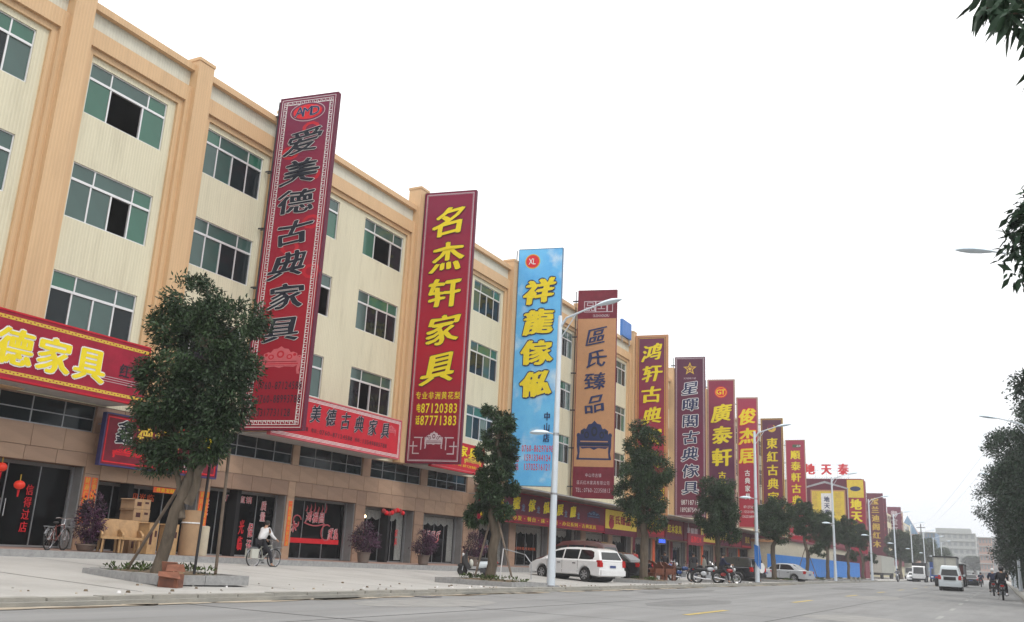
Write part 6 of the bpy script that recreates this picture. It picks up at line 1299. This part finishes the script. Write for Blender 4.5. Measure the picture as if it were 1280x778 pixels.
# ============================================================ THINGS ON THE FORECOURT
def armchair(lab, loc, rz):
    t = thing('armchair', lab, 'chair', loc, rz, 'new wooden armchairs wrapped in paper')
    for x in (-.24, .24):
        for y in (-.24, .24): MB().tube([(x, y, 0), (x*.95, y*.95, .40)], [.028, .034], 'wood', 6).build('leg', t)
    MB().box(-.29, .29, -.29, .29, .38, .45, 'wood').build('seat', t)
    bm_ = MB(); bm_.prism([(-.30, .45), (-.22, .45), (-.34, .95), (-.42, .93)], 'Y', -.28, .28, 'wood'); bm_.build('backrest', t)
    for s in (1, -1): MB().prism([(-.34, .64), (-.05, .66), (.30, .55), (.32, .50), (.28, .40), (.22, .45), (.20, .50), (-.05, .58), (-.30, .56)], 'Y', s*.29-.03, s*.29+.03, 'wood').prism([(-.28, .43), (.24, .43), (.2, .52), (-.28, .60)], 'Y', s*.27-.01, s*.27+.01, 'wood').build('armrest', t)
    return t
ac = armchair('left one of the two raw wooden armchairs outside the left shops', (-22.85, 18.75, pz(18.7)+.01), R(-25)); armchair('right one of the two raw wooden armchairs, touching the cardboard boxes', (-22.85, 19.45, pz(19.4)+.01), R(-25)); armchair('raw wooden armchair tucked behind the two front armchairs', (-23.6, 19.4, pz(19.4)+.01), R(-25))
def cardbox(lab, loc, sz, rz, m='card'):
    t = thing('cardboard_box', lab, 'box', loc, rz, 'cardboard boxes outside the left shops'); a, b, c = sz
    MB().box(-a/2, a/2, -b/2, b/2, 0, c, m).build('carton', t); MB().box(-a/2-.003, a/2+.003, -.035, .035, .0, c+.003, 'wood').build('tape', t); MB().box(a/2, a/2+.004, -b*.35, -b*.08, c*.3, c*.7, 'txt_brown').box(a/2, a/2+.004, b*.15, b*.38, c*.55, c*.75, 'txt_brown').build('print', t); MB().add([(-a/2, -b/2, c+.002), (a/2, -b/2, c+.002), (a/2+.03, -b/2-.07, c-.02), (-a/2, -b/2-.06, c-.03)], [(0, 1, 2, 3)], m).build('flap', t)
cardbox('cardboard box at the bottom of the tall stack behind the armchairs', (-23.85, 20.35, pz(21)+.01), (.6, .66, .5), R(3)); cardbox('cardboard box second in the tall stack', (-23.85, 20.35, pz(21)+.52), (.58, .66, .46), R(-4)); cardbox('cardboard box third in the tall stack', (-23.85, 20.37, pz(21)+.99), (.57, .64, .34), R(2)); cardbox('cardboard box topmost of the tall stack', (-23.85, 20.35, pz(21)+1.34), (.56, .66, .3), R(5))
cardbox('upright yellow brown carton right of the armchairs, left of the big trunk', (-22.9, 20.15, pz(20)+.01), (.4, .4, .92), R(8), 'wood'); cardbox('upright yellow brown carton behind the big trunk', (-22.9, 20.95, pz(21)+.01), (.4, .4, .92), R(-6), 'wood'); 
rc = thing('rolled_carpet', 'tall roll of brown corrugated cardboard standing by the couplet strips', 'roll', (-23.3, 22.2, pz(22)+.01)); MB().lathe([(.30, 0), (.31, .6), (.29, 1.3), (.30, 1.42), (.22, 1.42), (.20, 1.36)], 'card', 18).build('roll', rc, smooth=True); MB().lathe([(.315, 1.0), (.32, 1.02), (.315, 1.04)], 'txt_white', 18).build('string', rc)
r2_ = thing('rolled_carpet', 'shorter grey brown roll behind the tall cardboard roll', 'roll', (-23.75, 23.2, pz(23)+.01)); MB().lathe([(.2, 0), (.2, .95), (.14, .97)], 'beige', 14).build('roll', r2_, smooth=True)
def bush(lab, loc, rx, h, pot, seed, n=2600, m='leaf_purple'):
    t = thing('potted_bush', lab, 'plant', loc, 0, 'purple leaved bushes along the shop fronts')
    MB().lathe([(.19, 0), (.22, .02), (.27, pot-.05), (.30, pot-.04), (.30, pot), (.24, pot-.02)], 'pot', 16).build('pot', t, smooth=True)
    cl = [(0, 0, pot+h*.42, rx, rx, h*.45), (0, 0, pot+h*.7, rx*.7, rx*.7, h*.34), (rx*.3, 0, pot+h*.3, rx*.7, rx*.7, h*.3), (-rx*.3, 0, pot+h*.35, rx*.7, rx*.7, h*.3)]
    tb_ = MB(); 
    for k in range(5): branch(tb_, (0, 0, pot-.1), (rx*.5*math.cos(k), rx*.5*math.sin(k), pot+h*.6), .02, .006, 'bark', seed+k, 3)
    tb_.build('stem', t); link('foliage', leaf_mesh('foliage', cl, n, .10, m, seed, droop=.1), t)
bush('tall dark purple bush by the dark red bicycle at the left', (-23.3, 18.35, pz(18)+.01), .45, 1.45, .2, 51); bush('big round purple bush in front of the pier right of the red lettered window', (-23.0, 31.3, pz(31)+.01), .62, 1.15, .42, 52); bush('second round purple bush, left of the fifth doorway', (-23.0, 35.8, pz(36)+.01), .60, 1.1, .42, 53); bush('third purple bush, behind the scooter', (-23.0, 40.4, pz(40)+.01), .60, 1.2, .42, 54)
# litter on the first planter
lt = thing('torn_carton', 'torn red brown carton leaning on the planter edge', 'box', (-14.35, 13.35, .11), R(25)); MB().box(-.19, .19, -.15, .15, 0, .30, 'card_red').box(.191, .195, -.10, .11, .05, .2, 'wood_dark').box(-.15, .12, -.155, -.151, .06, .2, 'wood_dark').build('carton', lt); MB().add([(-.2, -.16, .34), (.2, -.16, .34), (.3, -.3, .22), (-.15, -.3, .26)], [(0, 1, 2, 3)], 'card_red').add([(-.2, .16, .34), (.2, .16, .34), (.1, .28, .48), (-.22, .26, .46)], [(0, 1, 2, 3)], 'card_red').build('flap', lt)
l2 = thing('torn_carton', 'flattened orange brown carton standing against the big trunk', 'box', (-14.85, 13.75, .30), R(15)); MB().obox((0, 0, .16), (.34, .03, .32), Matrix.Rotation(R(18), 4, 'X'), 'card_red').build('carton', l2); MB().obox((.16, .05, .12), (.2, .02, .24), Matrix.Rotation(R(40), 4, 'Z'), 'card').build('flap', l2)
# carved furniture outside the far shops
def bench(lab, loc, rz, L=1.9):
    t = thing('carved_bench', lab, 'bench', loc, rz, 'carved wooden furniture outside the shops'); 
    for x in (-L/2+.06, L/2-.06):
        for y in (-.24, .24): MB().box(x-.04, x+.04, y-.04, y+.04, 0, .42, 'wood_dark').build('leg', t)
    MB().box(-L/2, L/2, -.3, .3, .40, .48, 'wood_dark').box(-L/2, L/2, -.31, -.27, .30, .40, 'wood_dark').build('seat', t)
    MB().prism([(-L/2, .48), (L/2, .48), (L/2, .85), (L/4, .92), (.12, 1.08), (-.12, 1.08), (-L/4, .92), (-L/2, .85)], 'Y', .24, .30, 'wood_dark').build('backrest', t)
    for s in (1, -1): MB().box(s*L/2-.04, s*L/2+.04, -.3, .24, .48, .72, 'wood_dark').build('armrest', t)
for i, (x, y, L, rz) in enumerate(((-16.9, 49.9, .8, -35), (-17.4, 52.2, 1.9, -35), (-18.6, 53.6, 2.0, -35), (-17.6, 54.6, .9, -60), (-19.6, 56.0, 1.6, -35))):
    bench(['single carved chair leftmost, right of the black saloon', 'carved wooden bench in the middle of the furniture group', 'carved wooden bench behind the middle one', 'tall backed carved chair at the right of the furniture group', 'carved settee at the back of the furniture group'][i], (x, y, gz(x, y)), R(rz), L)
sg_ = MB(); 
for k in range(3): sg_.tube([(-12.9+.35*k, 96.5+k*.4, .1), (-12.9+.35*k, 96.5+k*.4, .55)], [.11, .09], 'kerb', 8)
tag(sg_.build('bollards'), 'stub posts by the kerb near the third lamp', 'bollard'); 

# ============================================================ HAZE
hz = MB().box(-330, 330, -60, 760, -1.2, 46, 'alu').build('haze'); hz['kind'] = 'stuff'; tag(hz, 'thin white haze filling the street and fading the far blocks', 'haze'); hz['kind'] = 'stuff'
hm = bpy.data.materials.new('haze_air'); hm.use_nodes = True; hn = hm.node_tree; hn.nodes.clear()
ho = hn.nodes.new('ShaderNodeOutputMaterial'); pv = hn.nodes.new('ShaderNodeVolumePrincipled'); pv.inputs['Color'].default_value = (.93, .95, 1, 1); pv.inputs['Density'].default_value = .0007; pv.inputs['Anisotropy'].default_value = .2
hn.links.new(pv.outputs[0], ho.inputs['Volume']); hz.data.materials.clear(); hz.data.materials.append(hm)
